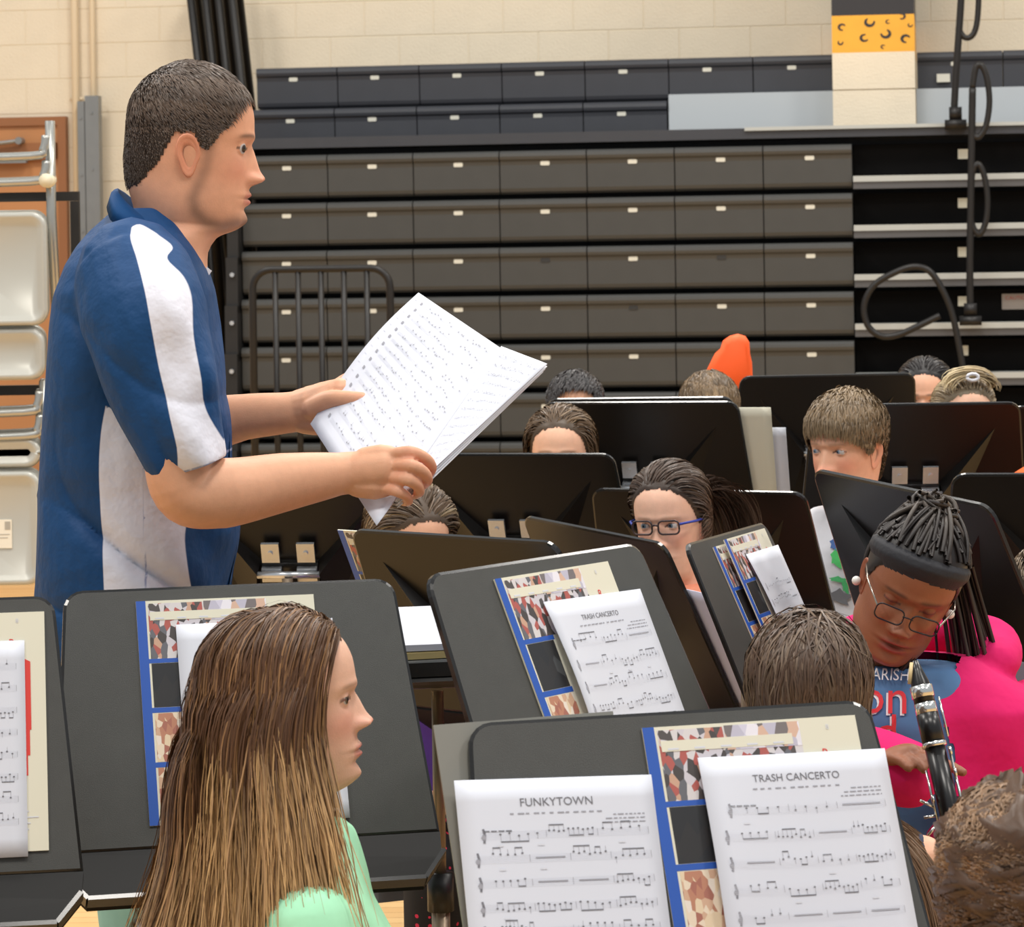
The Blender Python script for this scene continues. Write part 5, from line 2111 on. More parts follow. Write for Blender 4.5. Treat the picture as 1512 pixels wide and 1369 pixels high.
    for s in (-1, 1):
        g = limb([(hx - 0.05, s * 0.11, 0.05), (hx + 0.06, s * 0.115, 0.045), (hx + 0.17, s * 0.12, 0.035)], [0.048, 0.048, 0.036], 14, 4)
        obj('shoe', [Vector((v.x, v.y, max(v.z, 0.002))) for v in g[0]], g[1], mat('dark_shoe', (44, 44, 50), 0.5), root, True)
    # ---------------- head
    skin = (224, 165, 132)
    hs = 0.246

    strap = np.array([(0.125, 0.58), (0.120, 0.48), (0.100, 0.36), (0.060, 0.25), (0.030, 0.17), (0.055, 0.09), (0.13, 0.035), (0.24, 0.015), (0.33, 0.05)])

    def beard(aX, Y, Z, deg):
        dm = np.full(Y.shape, 9.0)
        for k in range(len(strap) - 1):
            a, b = strap[k], strap[k + 1]
            ab = b - a
            t = np.clip(((Y - a[0]) * ab[0] + (Z - a[1]) * ab[1]) / (ab @ ab), 0, 1)
            dm = np.minimum(dm, np.hypot(Y - a[0] - t * ab[0], Z - a[1] - t * ab[1]))
        s = 0.62 * g2(dm, 0.044) * (aX > 0.05) * (0.75 + 0.25 * np.clip((0.3 - Z) / 0.2, 0, 1))
        chin = 0.85 * g2(aX, 0.10) * g2(Z - 0.055, 0.05) * (Y > 0.2)
        return np.clip(np.maximum(s, chin), 0, 0.85)
    HLM = [(0, 0.82), (20, 0.82), (34, 0.80), (44, 0.73), (52, 0.62), (60, 0.60), (66, 0.52), (72, 0.46), (78, 0.50), (84, 0.57), (100, 0.57), (108, 0.48), (118, 0.36), (135, 0.26), (155, 0.22), (180, 0.22)]
    V, F, Cc, info = head_geo(hs, skin, nose=1.05, noseup=-0.010, neckw=1.25, jaw=1.10, ysc=0.905, nape=0.24, scalp=(62, 52, 46), hairline=HLM, beard=beard, beardc=(92, 72, 60), lips=(190, 110, 98), brow=(72, 54, 44),
                              browk=0.75, eye_open=0.40, nlon=176, dz=0.0085, blushk=0.30)
    hc = Q(286, 214)
    Hm = head_matrix(hc, -90 + 4, -5.0, 0)
    # ---------------- arms, hands
    sk = []
    nearw = [Q(262, 640, 4.292), Q(272, 722, 4.290), Q(330, 728, 4.315), Q(420, 712, 4.365), Q(500, 700, 4.405), Q(535, 697, 4.41)]
    sk.append(limb(nearw, [0.050, 0.046, 0.050, 0.042, 0.031, 0.030], 44, 8))
    farw = [Q(240, 560, 4.77), Q(262, 632, 4.775), Q(300, 628, 4.765), Q(360, 616, 4.745), Q(420, 610, 4.725), Q(448, 606, 4.72)]
    sk.append(limb(farw, [0.050, 0.046, 0.045, 0.036, 0.032, 0.031], 44, 8))
    arms_v, arms_f = merge(*sk)
    # near (right) hand: back of the hand towards us, fingers curl round the lower edge of the score
    hd = []
    hd.append(limb([Q(515, 699, 4.41), Q(545, 695, 4.405), Q(570, 692, 4.402), Q(583, 692, 4.404)], [0.029, 0.031, 0.030, 0.022], 32, 5))
    hd.append(limb([Q(530, 712, 4.405), Q(556, 716, 4.40), Q(576, 718, 4.398)], [0.023, 0.022, 0.014], 14, 4))
    hd.append(limb([Q(540, 680, 4.405), Q(565, 673, 4.40), Q(582, 672, 4.398)], [0.020, 0.017, 0.012], 14, 4))
    fing = [
        ([(578, 671, 4.393), (606, 668, 4.380), (628, 677, 4.388), (637, 690, 4.408), (633, 701, 4.432)], 0.0088),
        ([(580, 688, 4.388), (607, 688, 4.366), (625, 697, 4.376), (631, 708, 4.398), (626, 716, 4.426)], 0.0089),
        ([(578, 706, 4.386), (600, 708, 4.364), (615, 716, 4.374), (619, 726, 4.396), (612, 731, 4.422)], 0.0086),
        ([(570, 722, 4.388), (588, 726, 4.370), (600, 733, 4.378), (603, 740, 4.396), (596, 742, 4.418)], 0.0076)]
    for pts, r in fing:
        hd.append(limb([Q(*q) for q in pts], [r * 1.05, r * 1.12, r, r * 0.95, r * 0.8], 12, 4))
    hd.append(limb([Q(530, 690, 4.43), Q(560, 680, 4.452), Q(590, 676, 4.462), Q(612, 682, 4.458)], [0.018, 0.014, 0.012, 0.009], 12, 4))
    # far (left) hand: thumb on top of the score, fingers below it
    hd2 = []
    hd2.append(limb([Q(438, 606, 4.722), Q(462, 602, 4.715), Q(485, 592, 4.705), Q(502, 582, 4.70)], [0.031, 0.035, 0.032, 0.026], 18, 5))
    hd2.append(limb([Q(448, 620, 4.715), Q(470, 622, 4.705), Q(490, 618, 4.70)], [0.022, 0.022, 0.018], 14, 4))
    hd2.append(limb([Q(462, 604, 4.69), Q(488, 592, 4.672), Q(508, 590, 4.660), Q(534, 591, 4.652), Q(553, 590, 4.652)], [0.019, 0.0165, 0.0140, 0.0130, 0.0105], 14, 5))
    for pts, r in (([(492, 575, 4.71), (508, 563, 4.725), (524, 556, 4.74), (545, 556, 4.742)], 0.0105), ([(496, 588, 4.715), (516, 580, 4.735), (540, 578, 4.742), (560, 580, 4.742)], 0.0105),
                   ([(492, 602, 4.712), (512, 600, 4.73), (535, 602, 4.732), (552, 604, 4.732)], 0.010), ([(485, 615, 4.705), (502, 617, 4.72), (518, 620, 4.722), (532, 622, 4.722)], 0.009)):
        hd2.append(limb([Q(*q) for q in pts], [r * 1.1, r * 1.05, r, r * 0.8], 12, 4))
    av, af = remesh_geo(*merge(merge(*sk), merge(*hd), merge(*hd2)), 0.0023, 3)
    ac = np.ones((len(av), 3)) * np.array(lin((222, 166, 132)))
    # pinker knuckles and finger ends
    for (a, b, d) in ((606, 670, 4.385), (608, 688, 4.378), (600, 706, 4.377), (590, 725, 4.382), (636, 694, 4.41), (629, 712, 4.404), (540, 590, 4.655)):
        c = np.array(Q(a, b, d))
        k = np.exp(-(np.linalg.norm(av - c, axis=1) / 0.016) ** 2)[:, None] * 0.5
        ac = ac * (1 - k) + np.array(lin((214, 132, 112))) * k
    Vh = np.array([Hm @ Vector(v) for v in V])
    # chest and shoulders below the neck, inside the shirt
    nb = len(Vh)
    obj('body', np.vstack([Vh, av]), list(F) + [tuple(i + nb for i in q) for q in af], m_skin, root, True, None, np.vstack([Cc, ac]))
    tn = ball(Q(549, 586, 4.6435), (0.0075, 0.004, 0.0045), 6)
    obj('thumb_nail', tn[0], tn[1], mat('nail', (240, 200, 184), 0.25), root, True)
    for c in info['eye']:
        ev, ef, ec = eye_geo(c, info['er'], (0.62, 1, -0.08), (56, 44, 38))
        obj('eye', ev, ef, m_eye, root, True, None, np.array(ec), Hm)
    pp = dict(root=root, Hm=Hm, V=V, info=info)

    def ln(q):
        side = np.clip((0.30 - q[:, 2]) / 0.25, 0, 1)
        front = np.clip((q[:, 1] - 0.05) / 0.25, 0, 1)
        back = np.clip((-q[:, 1] - 0.05) / 0.2, 0, 1) * np.clip((q[:, 2] - 0.22) / 0.15, 0, 1)
        return 0.022 * (1 - 0.72 * side) * (1 - 0.45 * back) * (1 + 0.1 * front)
    short_hair(pp, 16000, ln, (70, 58, 50), (104, 88, 76), swirl=(0, -0.25, 0.40), K=5, width=0.0006, vary=0.25, up=0.28, noise=0.12, grav=0.05, cap=0.002, inflate=0.002, capnoise=0.15, hug=0.25)
    return root


man_build()

# ---------------- the score he holds
def score_build():
    root = empty('music_score', P(620, 600, 4.55))
    tag(root, 'white orchestral score opened and tilted in both hands of the man', 'sheet music')
    o3 = Vector(root.location)
    TL, TR, BR, BL_ = P(618, 432, 4.82), P(744, 517, 4.66), P(556, 776, 4.36), P(462, 620, 4.66)

    def surf(s, t, c=(TL, TR, BR, BL_), curl=1.0):
        a = c[0].lerp(c[1], s)
        b = c[3].lerp(c[2], s)
        p = a.lerp(b, t)
        # bowed over the hand: the lower left corner droops, the middle rises
        p = p + Vector((0, 0, 0.016 * curl * math.sin(math.pi * t) * (1 - s)))
        p = p + Vector((-0.004, 0, -0.006)) * (curl * max(0, t - 0.75) * 4 * (1 - s))
        return p - o3
    def page(nm, c, m, curl=1.0, nx=14, ny=18, th=0.0012):
        v = [surf(i / nx, j / ny, c, curl) for j in range(ny + 1) for i in range(nx + 1)]
        n = len(v)
        nrm = (c[1] - c[0]).cross(c[3] - c[0]).normalized()
        if nrm.z < 0:
            nrm = -nrm
        v2 = v + [p - nrm * th for p in v]
        f = [(j * (nx + 1) + i, (j + 1) * (nx + 1) + i, (j + 1) * (nx + 1) + i + 1, j * (nx + 1) + i + 1) for j in range(ny) for i in range(nx)]
        f2 = f + [tuple(k + n for k in q[::-1]) for q in f]
        ring = [i for i in range(nx + 1)] + [(nx + 1) * j + nx for j in range(1, ny + 1)] + [(nx + 1) * ny + i for i in range(nx - 1, -1, -1)] + [(nx + 1) * j for j in range(ny - 1, 0, -1)]
        for a, b in zip(ring, ring[1:] + ring[:1]):
            f2.append((b + n, a + n, a, b))
        o = obj(nm, v2, f2, m, root, True)
        # staves: rows of faint systems across the page
        rr = random.Random(len(nm) * 13 + 1)
        t = MB()
        def dash(s0, t0, s1, t1, mi):
            q = [surf(s0, t0, c, curl), surf(s1, t0, c, curl), surf(s1, t1, c, curl), surf(s0, t1, c, curl)]
            t.add([p + nrm * 0.0008 for p in q], [(0, 1, 2, 3)], mi)
        rows = 15
        for k in range(rows):
            tt = 0.05 + 0.9 * k / rows
            s0 = 0.14 if c is c1 else 0.04
            for seg in range(10):
                a = s0 + (0.93 - s0) * seg / 10
                b = s0 + (0.93 - s0) * (seg + 1) / 10
                for l in range(5):
                    dash(a, tt + 0.0042 * l, b, tt + 0.0042 * l + 0.0013, 2)
            if c is c1:
                dash(0.10, tt - 0.004, 0.118, tt + 0.016, 0)
                dash(0.03, tt + 0.004, 0.05, tt + 0.009, 2)
            x = s0 + 0.06
            while x < 0.9:
                if rr.random() < 0.72:
                    y = tt + rr.uniform(-0.008, 0.014)
                    dash(x, y, x + 0.012, y + 0.0065, 1 if rr.random() < 0.5 else 0)
                    if rr.random() < 0.5:
                        dash(x + 0.008, y - 0.014, x + 0.010, y, 0)
                x += rr.uniform(0.014, 0.045)
        t.build('printed_music', [m_ink, m_ink, m_inkl], o)
        return o
    c1 = (TL, TR, BR, BL_)
    page('left_page', c1, m_paper)
    TR2, BR2 = P(808, 537, 4.63), P(622, 709, 4.400)
    c2 = (TR + Vector((-0.004, 0.004, 0.006)), TR2, BR2, P(584, 738, 4.395))
    page('right_page', c2, m_paper, 0.0, 8)
    for k in range(3):
        dz = Vector((0.001 * k, 0.004, -0.004 * (k + 1)))
        page('back_page', (c2[0] + dz, c2[1] + dz + Vector((-0.004 * k, 0, 0)), c2[2] + dz, c2[3] + dz), mat('paper_back', (226, 228, 234), 0.6), 0.0, 4, 6)
    return root


score_build()

# ================================================================== THE BAND
m_lens = mat('spectacle_lens', (255, 255, 255), 0.02, trans=1.0)
m_lens.node_tree.nodes['Principled BSDF'].inputs['IOR'].default_value = 1.03
m_lens.node_tree.nodes['Principled BSDF'].inputs['Specular IOR Level'].default_value = 0.2


def glasses(pp, rim_m, temple_m, hw=0.092, hh=0.056, r=0.006, y=0.425, drop=0.0, top_only=False, ear_y=-0.04):
    hs = pp['info']['hs']
    g = empty('glasses')
    g.parent = pp['root']
    g.matrix_local = pp['Hm']
    for s in (-1, 1):
        poly = rrect(-hw, -hh, hw, hh, 0.04, 5)
        pts = []
        for a, b in poly:
            pts.append(Vector(((s * 0.125 + a) * hs, (y - 0.10 * abs(s * 0.125 + a)) * hs, (-0.005 - drop + b) * hs)))
        MB().tube(pts + pts[:1], r * hs, 6).build('rim', rim_m, g, True)
        n = len(pts)
        MB().add([p for p in pts], [tuple(range(n))]).build('lens', m_lens, g)
        o = Vector((s * (0.125 + hw) * hs, (y - 0.025) * hs, (0.022 - drop) * hs))
        MB().tube([o, Vector((s * 0.315 * hs, 0.20 * hs, 0.02 * hs)), Vector((s * 0.325 * hs, ear_y * hs, 0.01 * hs))], r * 1.3 * hs, 6).build('temple', temple_m, g, True)
    MB().tube([Vector((-0.036 * hs, (y - 0.003) * hs, (0.012 - drop) * hs)), Vector((0, (y + 0.012) * hs, (0.022 - drop) * hs)), Vector((0.036 * hs, (y - 0.003) * hs, (0.012 - drop) * hs))], r * hs, 6).build('bridge', rim_m, g, True)
    return g


# ---------------- girl in the front with long brown to blond hair
kw = dict(hairline=HL_LONG, scalp=(86, 62, 44), nose=0.95, noseup=0.018, lips=(206, 120, 112), brow=(150, 112, 84), browk=0.6, eye_open=0.45, jaw=1.02, blush=(224, 130, 116), blushk=0.4, nlon=160, dz=0.009)
pB = seated('girl in mint shirt with very long straight brown hair fading to blond', 421, 1034, 3.60, -80, hyaw=-4, pitch=3, hs=0.213, skin=(232, 184, 158), shirt=(172, 234, 194), pants=(70, 80, 110), headkw=kw,
            build=0.98, gaze=(0.6, 1, 0.0), iris=(86, 70, 54), seat_z=0.40, chair='grey band chair under the girl in the mint shirt', lean=-0.15, voxel=0.007, back=0.36, drop=0.025, sleeve=1.6)
e_ = ells_for(pB, 0.006, False)
hsB = pB['info']['hs']
pts, nn = scalp_roots(pB['V'], pB['info'], 16000, 41)
rg = np.random.default_rng(42)
side = np.sign(pts[:, 0] + 1e-6)
dd = np.stack([side * 0.85, -0.55 - 0.5 * (pts[:, 1] < 0) - 0.75 * (pts[:, 1] > 0.12 * hsB), np.full(len(pts), -0.15)], 1)
dd = dd - nn * np.sum(dd * nn, axis=1, keepdims=True) + nn * 0.22
# hair near the face falls in front of the shoulder, the rest spreads down the back
yr = np.clip((pts[:, 1] / hsB + 0.40) / 0.75, 0, 1)
drift = np.stack([side * (0.25 + 0.30 * rg.random(len(pts))), -0.40 + 0.56 * yr ** 0.8 + 0.06 * rg.normal(size=len(pts)), np.zeros(len(pts))], 1)
body_e = [(np.array([0, 0.35, -1.62]) * hsB, np.array([0.84, 0.55, 0.80]) * hsB)]
paths1 = grow(pts, dd, 0.15, 10, [HeadMap(pB['V'], pB['info'], 0.006)], 0.40, 0.02, 43, hug=0.6, hugz=0.035)
lastd = paths1[:, -1] - paths1[:, -2]
lastd /= np.linalg.norm(lastd, axis=1, keepdims=True)
p = paths1[:, -1].copy()
pl_ = [paths1]
L2 = 0.42 * (0.85 + 0.25 * rg.random(len(pts))) * np.where((yr > 0.30 - 0.16 * (side > 0)) & (rg.random(len(pts)) < 0.86), 0.22 + 0.40 * rg.random(len(pts)), 1.0)
d_ = lastd
wob = rg.random(len(pts)) * 6.28
for k in range(14):
    d_ = d_ * 0.55 + (drift + np.array([0, 0, -1.0])) * 0.45
    d_[:, 0] = np.where(np.abs(p[:, 0]) > 0.19, d_[:, 0] * 0.3, d_[:, 0])
    d_[:, 0] += 0.05 * np.sin(wob + k * 0.8)
    d_[:, 1] += 0.05 * np.cos(wob + k * 0.7)
    d_ /= np.linalg.norm(d_, axis=1, keepdims=True)
    p = collide(p + d_ * (L2 / 14)[:, None], body_e)
    pl_.append(p[:, None, :].copy())
paths = np.concatenate(pl_, 1)
lay = 0.016 * rg.random(len(pts)) ** 0.8
cdir = paths * np.array([1, 1, 0.25])
cdir /= np.linalg.norm(cdir, axis=2, keepdims=True) + 1e-9
paths = paths + cdir * lay[:, None, None] * np.clip(np.linspace(0, 1, 24) * 6, 0, 1)[None, :, None]
hair_cap(pB['V'], pB['info'], 0.004, pB['root'], pB['Hm'], (78, 56, 40))
strands_mesh('hair', paths, 0.0008, tint((92, 64, 44), (200, 160, 108), 0.68, 0.60, 0.16, light=(168, 126, 84)), pB['root'], pB['Hm'], seed=44)

# ---------------- curly head at the lower right
kw = dict(hairline=HL_LONG, scalp=(96, 70, 50), nlon=96, dz=0.014, eyes=False)
pC = seated('person with short fuzzy brown curls seen from behind', 1518, 1348, 2.90, 8, hs=0.215, skin=(214, 150, 112), shirt=(96, 74, 62), headkw=kw, seat_z=0.42, chair='grey band chair under the person with fuzzy brown curls', build=0.95)
short_hair(pC, 12000, 0.05, (104, 76, 54), (150, 118, 88), comb=(0, -0.3, -0.2), K=9, width=0.0009, up=0.6, noise=0.5, grav=0.05, cap=0.020, wave=0.9, hug=0.3, vary=0.25, capnoise=0.5)

# ---------------- brown-haired girl seen from behind
kw = dict(hairline=HL_LONG, scalp=(84, 62, 48), nlon=96, dz=0.014, eyes=False)
pD = seated('girl with smooth brown hair seen from behind at the FUNKYTOWN stand', 1195, 1026, 4.02, -8, hs=0.210, skin=(222, 170, 140), shirt=(60, 66, 84), headkw=kw, seat_z=0.40, chair='grey band chair under the brown-haired girl seen from behind', build=0.92, back=0.34)
long_hair(pD, 9000, 0.42, (86, 66, 52), (122, 94, 70), K=16, width=0.0010, seed=61, inflate=0.010, noise=0.02, light=(128, 108, 88), crown=(0, -0.02, 0.52), grav=0.4)

# ---------------- girl in pink hoodie with clarinet
skE = (142, 88, 60)
kw = dict(hairline=[(0, 0.80), (40, 0.76), (60, 0.66), (75, 0.50), (100, 0.42), (130, 0.25), (180, 0.16)], scalp=(44, 36, 34), nose=0.95, lips=(150, 72, 66), brow=(46, 30, 24), browk=0.7, eye_open=0.0, mouth_open=0.012,
          blush=(140, 76, 54), blushk=0.2, cheek=0.03, jaw=1.14, nlon=160, dz=0.009)
m_pink = fabric('pink_fleece', (216, 34, 104), 0.85, 0.5, 16)
kx = dict()
pE = seated('girl in a bright pink hoodie and black headband looking down over her clarinet', 1344, 862, 4.50, 168, hyaw=4, pitch=-20, roll=-22, hs=0.214, skin=skE, shirt=(86, 122, 164), pants=(92, 100, 112), headkw=kw,
            seat_z=0.44, sleeve=0.2, chair='grey band chair under the girl in the pink hoodie', build=1.08, lean=0.06, shx=-0.0, back=0.46, voxel=0.007,
            arms={-1: [(-0.165, -0.01, 0.83), (-0.27, 0.02, 0.66), (-0.06, 0.25, 0.70)], 1: [(0.17, -0.01, 0.83), (0.25, 0.03, 0.70), (0.055, 0.255, 0.815)]})
hsE = pE['info']['hs']
# headband: a strip of the head surface lifted off
def strip_on_head(pp, fn, off, name, m, col=None):
    nr, nc = pp['info']['grid']
    hs = pp['info']['hs']
    G = pp['V'][:nr * nc].reshape(nr, nc, 3)
    s = fn(G / hs)
    c = np.array([0, -0.03, 0.02]) * hs
    dr = G - c
    dr /= np.linalg.norm(dr, axis=2, keepdims=True)
    th = off * np.clip(s * 14, 0, 1)
    Hh = G + dr * th[..., None]
    F = []
    for i in range(nr - 1):
        for j in range(nc):
            j2 = (j + 1) % nc
            if s[i, j] > 0 or s[i + 1, j] > 0 or s[i, j2] > 0 or s[i + 1, j2] > 0:
                F.append((i * nc + j, (i + 1) * nc + j, (i + 1) * nc + j2, i * nc + j2))
    used = sorted({i for f in F for i in f})
    mp = {v: k for k, v in enumerate(used)}
    return obj(name, Hh.reshape(-1, 3)[used], [tuple(mp[i] for i in f) for f in F], m, pp['root'], True, None, None, pp['Hm'])


strip_on_head(pE, lambda q: 0.094 - np.abs((q[..., 2] - 0.290) - 0.62 * (q[..., 1] - 0.30) * 0.55), 0.010, 'headband', mat('black_stretch_cloth', (30, 30, 36), 0.75, bump=0.2, bscale=60))
# braids drawn up into a bun, tail over the shoulder
pts, nn = scalp_roots(pE['V'], pE['info'], 420, 71)
ok = pts[:, 2] / hsE > (0.315 + 0.34 * (pts[:, 1] / hsE - 0.30)) + 0.03
ok |= pts[:, 1] / hsE < -0.12
pts = pts[ok]
bun = np.array([0.02, -0.14, 0.47]) * hsE
cE = np.array([0, -0.03, 0.03]) * hsE
K = 12
tt = np.linspace(0, 1, K)[None, :, None]
A = (pts - cE)[:, None, :]
B = (bun - cE)[None, None, :] + 0.012 * np.random.default_rng(3).normal(size=(len(pts), 1, 3))
mix = A * (1 - tt) + B * tt
rl = np.linalg.norm(A, axis=2, keepdims=True) * (1 - tt) + np.linalg.norm(B, axis=2, keepdims=True) * tt
paths = cE + mix / np.linalg.norm(mix, axis=2, keepdims=True) * (rl + 0.007)
hair_cap(pE['V'], pE['info'], 0.004, pE['root'], pE['Hm'], (30, 25, 24))
bd = tint((46, 40, 38), (74, 66, 60), 0.5, 0.5, 0.35)
strands_mesh('braids', paths, 0.0030, bd, pE['root'], pE['Hm'], sides=6, taper=False, seed=72)
rg = np.random.default_rng(73)
loops = []
for i in range(46):
    a0 = rg.random() * 6.28
    tilt = rg.normal(0, 0.35)
    rr_ = 0.018 + 0.012 * rg.random()
    th = np.linspace(0, 4.4, K) + a0
    ctr = bun + np.array([0, -0.008, 0.004]) + 0.006 * rg.normal(size=3)
    loops.append(np.stack([ctr[0] + rr_ * np.cos(th), ctr[1] + rr_ * np.sin(th) * 0.9, ctr[2] + 0.012 * np.sin(th + tilt * 3) + tilt * 0.012], 1))
strands_mesh('bun', np.array(loops), 0.0032, bd, pE['root'], pE['Hm'], sides=6, taper=False, seed=74)
tail = []
for i in range(46):
    o = rg.normal(0, 1, 3) * 0.014
    base_ = np.array([-0.28, -0.30, 0.06]) * hsE + o
    p1 = np.array([-0.46, -0.34, -0.22]) * hsE + o
    p2 = np.array([-0.66, -0.25, -0.52]) * hsE + o * 1.4
    p3 = np.array([-0.84, -0.15, -0.86]) * hsE + o * 1.5 + rg.normal(0, 0.008, 3)
    t1 = np.linspace(0, 1, K)[:, None]
    tail.append((1 - t1) ** 3 * base_ + 3 * (1 - t1) ** 2 * t1 * p1 + 3 * (1 - t1) * t1 ** 2 * p2 + t1 ** 3 * p3)
strands_mesh('braid_tail', np.array(tail), 0.0028, bd, pE['root'], pE['Hm'], sides=5, taper=False, seed=75)
# a loose lock in front
lock = []
for i in range(12):
    o = rg.normal(0, 1, 3) * 0.004
    lock.append(np.stack([np.linspace(-0.17, -0.15, K) * hsE + o[0] + 0.006 * np.sin(np.linspace(0, 3, K)), np.linspace(0.26, 0.30, K) * hsE + o[1], np.linspace(-0.40, -0.86, K) * hsE + o[2]], 1))
strands_mesh('loose_lock', np.array(lock), 0.0022, bd, pE['root'], pE['Hm'], sides=5, seed=76)
glasses(pE, mat('black_wire_rim', (40, 38, 40), 0.3, metal=0.3), mat('silver_temple', (170, 160, 150), 0.25, metal=0.8), hw=0.098, hh=0.058, r=0.0055, y=0.455, drop=0.055)
er = ball(Vector((-0.335 if False else 0.345, -0.04, -0.135)) * hsE, 0.007, 8)
obj('earring', er[0], er[1], mat('pearl', (236, 232, 226), 0.15), pE['root'], True, mw=pE['Hm'])
er = ball(Vector((-0.345, -0.04, -0.135)) * hsE, 0.007, 8)
obj('earring', er[0], er[1], mat('pearl', (236, 232, 226), 0.15), pE['root'], True, mw=pE['Hm'])
# hoodie over the tee: open in front
znE, nxE, nyE = pE['zn'], pE['nx'], pE['ny']
b = 1.20
ho = [ring_loft([(0, -0.04, 0.47, 0.165 * b, 0.125 * b), (0.005, -0.04, 0.60, 0.165 * b, 0.125 * b), (nxE * .5, nyE * .5 - 0.04, 0.72, 0.165 * b, 0.120 * b), (nxE * .8, nyE * 0.8 - 0.04, znE - 0.11, 0.170 * b, 0.108 * b),
                 (nxE, nyE - 0.035, znE - 0.055, 0.165 * b, 0.088 * b), (nxE, nyE - 0.03, znE - 0.012, 0.118 * b, 0.072 * b), (nxE, nyE - 0.03, znE + 0.02, 0.085, 0.065)], 32)]
armsE = {-1: [(-0.175, -0.03, znE - 0.09), (-0.28, 0.0, znE - 0.27), (-0.22, 0.13, 0.67), (-0.07, 0.24, 0.70)],
         1: [(0.175, -0.03, znE - 0.09), (0.265, 0.02, znE - 0.25), (0.20, 0.14, 0.76), (0.075, 0.245, 0.825), (-0.01, 0.29, 0.815)]}
for s, pts_ in armsE.items():
    ho.append(limb(pts_, [0.072, 0.076, 0.060, 0.052, 0.048][:len(pts_)], 24, 6))
# hood lying behind the neck
ho.append(limb([(-0.125, 0.0, znE + 0.005), (-0.10, -0.09, znE + 0.025), (0, -0.125, znE + 0.03), (0.10, -0.09, znE + 0.025), (0.125, 0.0, znE + 0.005)], [0.028, 0.040, 0.046, 0.040, 0.028], 14, 6))
hv, hf = remesh_geo(*merge(*ho), 0.006, 3)
# open front: drop the faces inside a V to the hem
hv = np.array(hv)
def open_w(z):
    return np.interp(z, [0.50, znE - 0.25, znE - 0.10, znE + 0.02], [0.105, 0.098, 0.085, 0.060])
fc = np.array([hv[list(f)].mean(0) for f in hf])
cut = (np.abs(fc[:, 0] - 0.025) < open_w(fc[:, 2])) & (fc[:, 1] > nyE * 0.6 + 0.035) & (fc[:, 1] < 0.155) & (fc[:, 2] > 0.645)
cut |= (np.hypot(fc[:, 0] - nxE, fc[:, 1] - nyE) < 0.070) & (fc[:, 2] > znE - 0.02)
hf = [f for f, c in zip(hf, cut) if not c]
w_ = 0.0055 * np.sin(30 * hv[:, 2] + 18 * hv[:, 0] + 3 * np.sin(20 * hv[:, 1])) + 0.003 * np.sin(46 * (hv[:, 0] - 0.6 * hv[:, 2]))
hv[:, 1] += w_
hv[:, 0] += 0.5 * w_
obj('hoodie', hv, hf, m_pink, pE['root'], True)
# lettering on the tee, laid on the cloth
bvh = BVHTree.FromPolygons([tuple(v) for v in pE['sv']], [tuple(f) for f in pE['sf']])


def on_shirt(pp, V2, F, x0, z0, name, m, off=0.0025, flip=-1):
    out = []
    tree = BVHTree.FromPolygons([tuple(v) for v in pp['sv']], [tuple(f) for f in pp['sf']])
    for a, b, _ in V2:
        x, z = x0 + flip * a, z0 + b
        h = tree.ray_cast(Vector((x, 1.0, z)), Vector((0, -1, 0)))
        y = h[0].y if h[0] is not None else 0.1
        out.append((x, y + off, z))
    return obj(name, out, F, m, pp['root'])


m_tw = mat('white_shirt_print', (232, 230, 232), 0.7)
m_tr = mat('red_shirt_print', (212, 48, 58), 0.7)
def tee_pt(px, py, d=4.40):
    q = pE['Ri'] @ P(px, py, d)
    return q.x, q.z
x, z = tee_pt(1303, 1014)
v, f = text_geo('PARISH', 0.021)
on_shirt(pE, v, f, x, z, 'shirt_lettering', m_tw, 0.009)
x, z = tee_pt(1300, 1062)
v, f = text_geo('on', 0.07)
v2, f2 = text_geo('on', 0.07)
on_shirt(pE, [(a, b, 0) for a, b, _ in v], f, x + 0.003, z - 0.003, 'shirt_lettering', m_tw, 0.0022)
on_shirt(pE, v2, f2, x, z, 'shirt_lettering', m_tr, 0.0035)
x, z = tee_pt(1313, 1112)
v, f = text_geo('d,', 0.07)
on_shirt(pE, v, f, x + 0.003, z - 0.003, 'shirt_lettering', m_tw, 0.0022)
on_shirt(pE, v, f, x, z, 'shirt_lettering', m_tr, 0.0035)

# clarinet
cl0, cl1 = P(1351, 976, 4.21), P(1398, 1180, 4.15)
ax = (cl1 - cl0).normalized()
cl1 = cl0 + ax * 0.52
cr_ = empty('clarinet', cl0)
tag(cr_, 'black clarinet with silver keys held upright in front of the pink hoodie', 'clarinet')
m_ebony = mat('ebony', (22, 20, 20), 0.3)
m_silver = mat('silver_key', (220, 220, 216), 0.18, metal=0.9)


def along(a, b, r0, r1, nm, m, off=Vector((0, 0, 0)), n=16, par=None):
    return MB().tube([ax * a + off, ax * (a + b) * 0.5 + off, ax * b + off], [r0, 0.5 * (r0 + r1), r1], n).build(nm, m, par or cr_, True)


# mouthpiece: beak cut to a wedge
mp = MB()
prp = ax.cross(Vector((0, 1, 0))).normalized()
v, f = tube_geo([ax * t for t in (0.0, 0.015, 0.03, 0.045, 0.06)], [0.004, 0.008, 0.0125, 0.0145, 0.0145], 14)
mp.add(v, f)
mp.build('mouthpiece', m_ebony, cr_, True)
MB().tube([ax * 0.002 + prp * -0.004, ax * 0.03 + prp * -0.0135], 0.004, 6).build('reed', mat('cane_reed', (214, 190, 140), 0.5), cr_, True)
along(0.036, 0.052, 0.0158, 0.0158, 'ligature', m_silver)
along(0.060, 0.075, 0.0152, 0.0152, 'barrel_ring', m_silver)
along(0.075, 0.115, 0.0155, 0.0158, 'barrel', m_ebony)
along(0.115, 0.121, 0.0172, 0.0172, 'barrel_ring', m_silver)
along(0.121, 0.30, 0.0142, 0.0146, 'upper_joint', m_ebony)
along(0.30, 0.307, 0.0168, 0.0168, 'joint_ring', m_silver)
